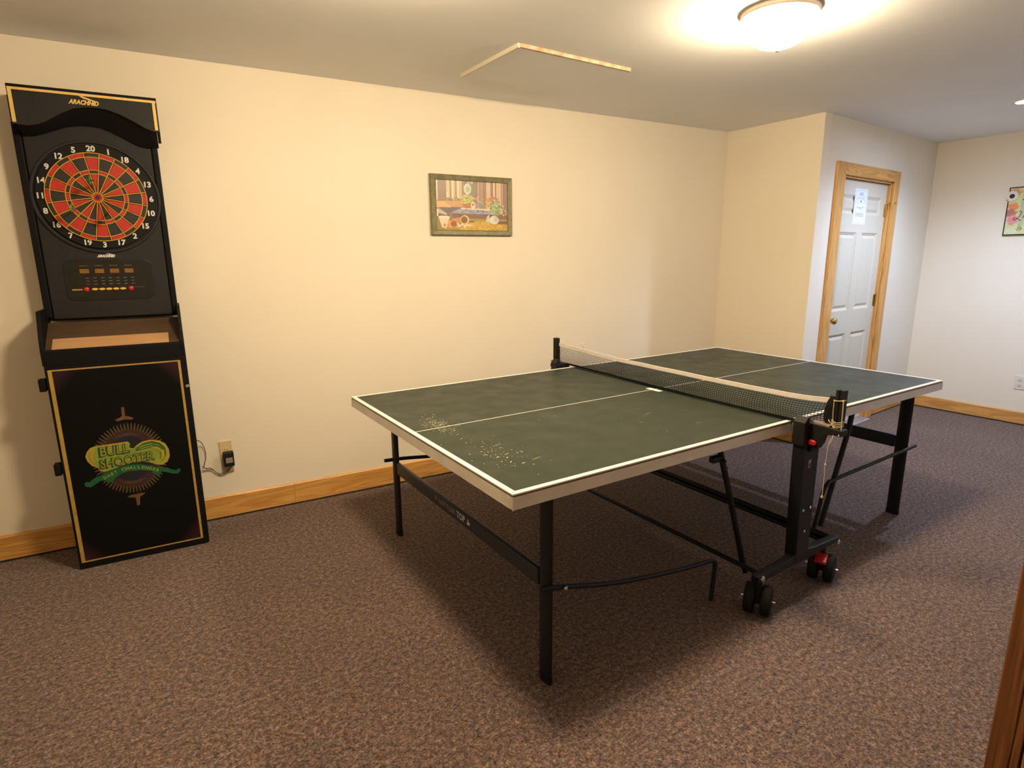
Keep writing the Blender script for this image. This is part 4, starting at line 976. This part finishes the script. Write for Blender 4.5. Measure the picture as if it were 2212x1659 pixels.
def side_frame(s):     # s=+1 near side (b=-0.09), s=-1 far side mirrored about the table's middle
    mid_ = TW/2
    Y = lambda b_: b_ if s > 0 else TW-b_
    def bx(mb, a0, b0, z0, a1, b1, z1): return mb.box(a0, min(Y(b0), Y(b1)), z0, a1, max(Y(b0), Y(b1)), z1)
    post = MB().prism([(1.352, 0.175), (1.440, 0.175), (1.440, 0.70), (1.425, 0.775), (1.335, 0.775), (1.335, 0.62)], min(Y(-0.100), Y(-0.047)), max(Y(-0.100), Y(-0.047))).build('side_post', M_STEEL, TB, bevel=0.004)
    # bracket block that hooks the tabletop
    blk = MB()
    A0, A1 = 1.318, 1.352
    blk.prism([(1.318, 0.690), (1.352, 0.690), (1.352, 0.805), (1.340, 0.808), (1.318, 0.786)], min(Y(-0.100), Y(-0.050)), max(Y(-0.100), Y(-0.050)))
    blk.build('hook_block', M_BLKPLA, TB, bevel=0.003)
    # arm reaching out to the net post
    poly = [(-0.040, 0.780), (-0.155, 0.779), (-0.222, 0.776), (-0.222, 0.752), (-0.190, 0.752), (-0.162, 0.746), (-0.147, 0.733), (-0.140, 0.705), (-0.128, 0.680), (-0.105, 0.660), (-0.060, 0.660)]
    if s < 0: poly = [(max(b_, -0.166), z) for b_, z in poly if b_ > -0.2] 
    MB().prism([(Y(b_), z) for b_, z in poly], 1.362, 1.408, 'yz').build('net_arm', M_BLKPLA, TB, bevel=0.003)
    MB().prism([(Y(b_), z) for b_, z in [(-0.103, 0.7805), (-0.170, 0.7795), (-0.170, 0.784), (-0.103, 0.790)]], 1.366, 1.404, 'yz').build('arm_cap', M_LABEL, TB)
    # latches, bolts, sticker
    yb_ = -0.1005
    def face(mb_poly, d0, d1): return MB().prism(mb_poly, min(Y(yb_-d0), Y(yb_-d1)), max(Y(yb_-d0), Y(yb_-d1)))
    MB().prism([(Y(b_), z) for b_, z in [(-0.102, 0.694), (-0.100, 0.712), (-0.108, 0.716), (-0.128, 0.712), (-0.133, 0.704), (-0.127, 0.694)]], 1.350, 1.3618, 'yz').build('red_latch', M_REDPL, TB, bevel=0.003)
    face([(1.441, 0.694), (1.441, 0.708), (1.452, 0.708), (1.454, 0.698)], -0.02, 0.002).build('red_latch', M_REDPL, TB, bevel=0.001)
    for (a_, z_) in ((1.362, 0.405), (1.412, 0.407), (1.385, 0.307)):
        c0 = (a_, Y(yb_-0.007), z_); c1 = (a_, Y(yb_), z_)
        MB().cyl(c0, c1, 0.0065, 10).build('bolt', M_CHROME, TB, bevel=0.0015)
    face([(1.371, 0.588), (1.389, 0.588), (1.389, 0.622), (1.371, 0.622)], 0.0, 0.0008).build('sticker', mat('tan_sticker', (0.36, 0.30, 0.22), 0.5), TB)
    face([(1.3735, 0.592), (1.385, 0.592), (1.386, 0.606), (1.380, 0.614), (1.3745, 0.600)], 0.0010, 0.0014).build('sticker_mark', M_NAVY, TB)
    face([(1.380, 0.606), (1.3865, 0.606), (1.3865, 0.619), (1.382, 0.619)], 0.0010, 0.0014).build('sticker_mark', mat('orange_mark', (0.55, 0.18, 0.05), 0.5), TB)
    # tapered bottom rail with the casters below
    MB().prism([(1.105, 0.150), (1.300, 0.158), (1.500, 0.158), (1.690, 0.172), (1.690, 0.192), (1.500, 0.198), (1.440, 0.206), (1.352, 0.206), (1.300, 0.192), (1.105, 0.178)], min(Y(-0.098), Y(-0.062)), max(Y(-0.098), Y(-0.062))).build('bottom_rail', M_STEEL, TB, bevel=0.003)
    for (ca, brake) in ((1.145, False), (1.612, True)):
        cb_ = -0.076
        rw = 0.062
        ax_ = 0.0
        fk = MB().box(-0.016, -0.012, 0.045, 0.016, 0.012, 0.130)
        fk.cyl((0, 0, 0.125), (0, 0, 0.150), 0.010, 12)
        cst = fk.build('caster', M_BLKPLA, TB, bevel=0.003)
        cst.location = (ca, Y(cb_), 0); cst.rotation_euler = (0, 0, math.radians(27 if not brake else 20)*s)
        for sd in (-1, 1):
            lo, hi = sorted((sd*0.012, sd*0.052))
            MB().lathe([(0.010, lo), (0.050, lo), (0.058, lo+0.002), (rw, lo+0.007), (rw, hi-0.007), (0.058, hi-0.002), (0.050, hi), (0.048, hi-0.004), (0.012, hi-0.004), (0.010, hi)], (0, 0, rw), 'y', 36).build('wheel', M_RUBBER, cst, smooth=True)
        MB().cyl((0, -0.066, rw), (0, 0.066, rw), 0.0045, 10).build('axle', M_CHROME, cst)
        if brake:
            MB().prism([(-0.062, 0.098), (-0.022, 0.120), (-0.016, 0.133), (-0.024, 0.136), (-0.066, 0.112)], -0.024, 0.024).build('brake_pedal', M_REDPL, cst, bevel=0.004, label='red brake pedal')
        MB().lathe([(0, -0.008), (0.009, -0.008), (0.011, -0.005), (0.011, 0), (0, 0)], (ca-0.02 if not brake else ca+0.07, Y(-0.0985) if s > 0 else Y(-0.0985)+0.008, 0.170), 'y', 12).build('bolt', M_CHROME, TB)
    return post
side_frame(1); side_frame(-1)

# net with strings
def lerp(x_, X_, Y_):
    return float(np.interp(x_, X_, Y_))
NB0, NB1 = -0.150, 1.612
def ztop(b_): return lerp(b_, [-0.15, -0.05, 0.04, 0.36, 1.06, 1.60], [0.889, 0.880, 0.876, 0.874, 0.878, 0.901])
def net_pt(b_, s_):   # s_ 0 top .. 1 bottom
    zt = ztop(b_)-0.018; zb = 0.7665
    ab = lerp(b_, [-0.15, 0.1, 0.34, 0.85, 1.55], [1.398, 1.388, 1.385, 1.398, 1.425])
    bulge = -0.016*math.sin(PI*s_**0.9)*lerp(b_, [-0.15, 0.3, 1.6], [1.3, 1.0, 1.1])
    return Vector((1.400+(ab-1.400)*s_+bulge+0.002*math.sin(b_*23), b_+0.003*math.sin(b_*17+s_*4), zt+(zb-zt)*s_))
nm_ = MB()
def strip(pts_, r_):
    nm_.tube(pts_, r_, 4, caps=False)
NV, NH = 142, 11
for i in range(NV+1):
    b_ = NB0+(NB1-NB0)*i/NV
    strip([net_pt(b_, s_/6) for s_ in range(7)], 0.0011)
for k_ in range(NH+1):
    strip([net_pt(NB0+(NB1-NB0)*i/48, k_/NH) for i in range(49)], 0.0011)
net = nm_.build('net', M_NETSTR, TB)
def ribbon_band(z0off, z1off, th, m, name, b0, b1, bot=False):
    mb = MB(); P0 = []; n_ = 50; vs = []
    for i in range(n_+1):
        b_ = b0+(b1-b0)*i/n_
        if bot:
            c_ = net_pt(b_, 1.0); zt = c_.z
        else:
            c_ = net_pt(b_, 0.0); zt = ztop(b_)
        vs += [(c_.x-th, b_, zt+z0off), (c_.x+th, b_, zt+z0off), (c_.x+th, b_, zt+z1off), (c_.x-th, b_, zt+z1off)]
    fs = []
    for i in range(n_):
        for k_ in range(4):
            a0 = i*4+k_; a1 = i*4+(k_+1) % 4; fs.append((a0, a1, a1+4, a0+4))
    fs += [(0, 1, 2, 3), tuple(n_*4+k_ for k_ in (3, 2, 1, 0))]
    mb.add(vs, fs); return mb.build(name, m, net)
ribbon_band(0.0, -0.0195, 0.0022, M_NETTAPE, 'net_tape', -0.142, 1.606)
ribbon_band(-0.0030, 0.0060, 0.0035, M_NETSTR, 'bottom_cord', -0.150, 1.60, bot=True)
# end sleeves and posts
for s in (1, -1):
    Y = (lambda b_: b_) if s > 0 else (lambda b_: TW-b_)
    if s > 0:
        sl = [(-0.145, 0.890), (-0.136, 0.872), (-0.128, 0.84), (-0.128, 0.81), (-0.135, 0.785), (-0.145, 0.768), (-0.168, 0.768), (-0.168, 0.875), (-0.160, 0.897), (-0.150, 0.902)]
    else:
        sl = [(-0.122, 0.905), (-0.120, 0.79), (-0.128, 0.768), (-0.160, 0.768), (-0.160, 0.900)]
    MB().prism([(Y(b_), z) for b_, z in sl], 1.393, 1.407, 'yz').build('end_sleeve', M_BLKPLA, net, bevel=0.002)
    # channel section post
    zt_ = 0.928
    bc_ = -0.187 if s > 0 else -0.150
    y0_, y1_ = sorted((Y(bc_-0.016), Y(bc_+0.016)))
    pp = [(1.386, y0_), (1.386, y0_+0.011), (1.392, (y0_+y1_)/2), (1.386, y1_-0.011), (1.386, y1_), (1.414, y1_), (1.414, y0_)]
    MB().prism(pp, 0.745 if s > 0 else 0.752, zt_, 'xy').build('net_post', M_BLKPLA, net, bevel=0.001)
MB().prism([(1.638, 0.770), (1.612, 0.770), (1.606, 0.785), (1.614, 0.800), (1.622, 0.796)], 1.388, 1.412, 'yz').build('post_foot', M_BLKPLA, net, bevel=0.002)

# string tied round the near net post
st_ = MB()
def stg(pts_, r=0.0017): st_.tube(smooth_pts(pts_, 4), r, 6)
fx = 1.3825
stg([(fx, -0.171, 0.884), (fx-0.003, -0.188, 0.887), (fx, -0.206, 0.891), (1.400, -0.2055, 0.891), (1.416, -0.187, 0.888), (1.402, -0.168, 0.885), (fx, -0.169, 0.884)])
stg([(fx-0.001, -0.171, 0.884), (fx-0.003, -0.172, 0.84), (fx-0.002, -0.175, 0.79), (fx-0.006, -0.178, 0.745), (fx-0.024, -0.178, 0.70), (fx-0.022, -0.176, 0.655), (fx-0.022, -0.174, 0.63), (fx-0.022, -0.176, 0.56), (fx-0.022, -0.175, 0.495)])
stg([(fx-0.001, -0.206, 0.891), (fx-0.004, -0.2085, 0.85), (fx-0.003, -0.209, 0.81), (fx-0.005, -0.211, 0.775), (fx-0.024, -0.213, 0.755)], 0.0022)
for i, z_ in enumerate((0.805, 0.798, 0.791, 0.785)):
    stg([(fx-0.002, -0.169, z_+0.002), (fx-0.003, -0.188, z_-0.006), (fx-0.001, -0.2055, z_), (1.400, -0.206, z_+0.001), (1.417, -0.187, z_), (1.400, -0.168, z_+0.001), (fx-0.002, -0.169, z_+0.002)])
stg([(fx-0.003, -0.178, 0.785), (fx-0.008, -0.186, 0.770), (fx-0.022, -0.191, 0.745), (fx-0.024, -0.188, 0.722)], 0.0022)
stg([(fx-0.003, -0.176, 0.788), (fx-0.010, -0.165, 0.800), (fx-0.006, -0.160, 0.806)], 0.0018)
for (b_, z_, r_) in ((-0.175, 0.628, 0.0045), (-0.175, 0.492, 0.0055), (-0.206, 0.889, 0.004), (-0.171, 0.885, 0.003), (-0.172, 0.788, 0.0045)):
    xx_ = fx-0.022 if z_ < 0.7 else fx-0.002
    st_.lathe([(0.0005, -r_*1.5), (r_, -r_*0.5), (r_*0.9, r_*0.6), (0.0005, r_*1.5)], (xx_, b_, z_), 'z', 8)
so = st_.build('string', M_STRING, smooth=True)
place(so, (TT.x, TT.y, 0), RT)
so['label'] = 'cream string knotted around the near net post with ends dangling'; so['category'] = 'string'
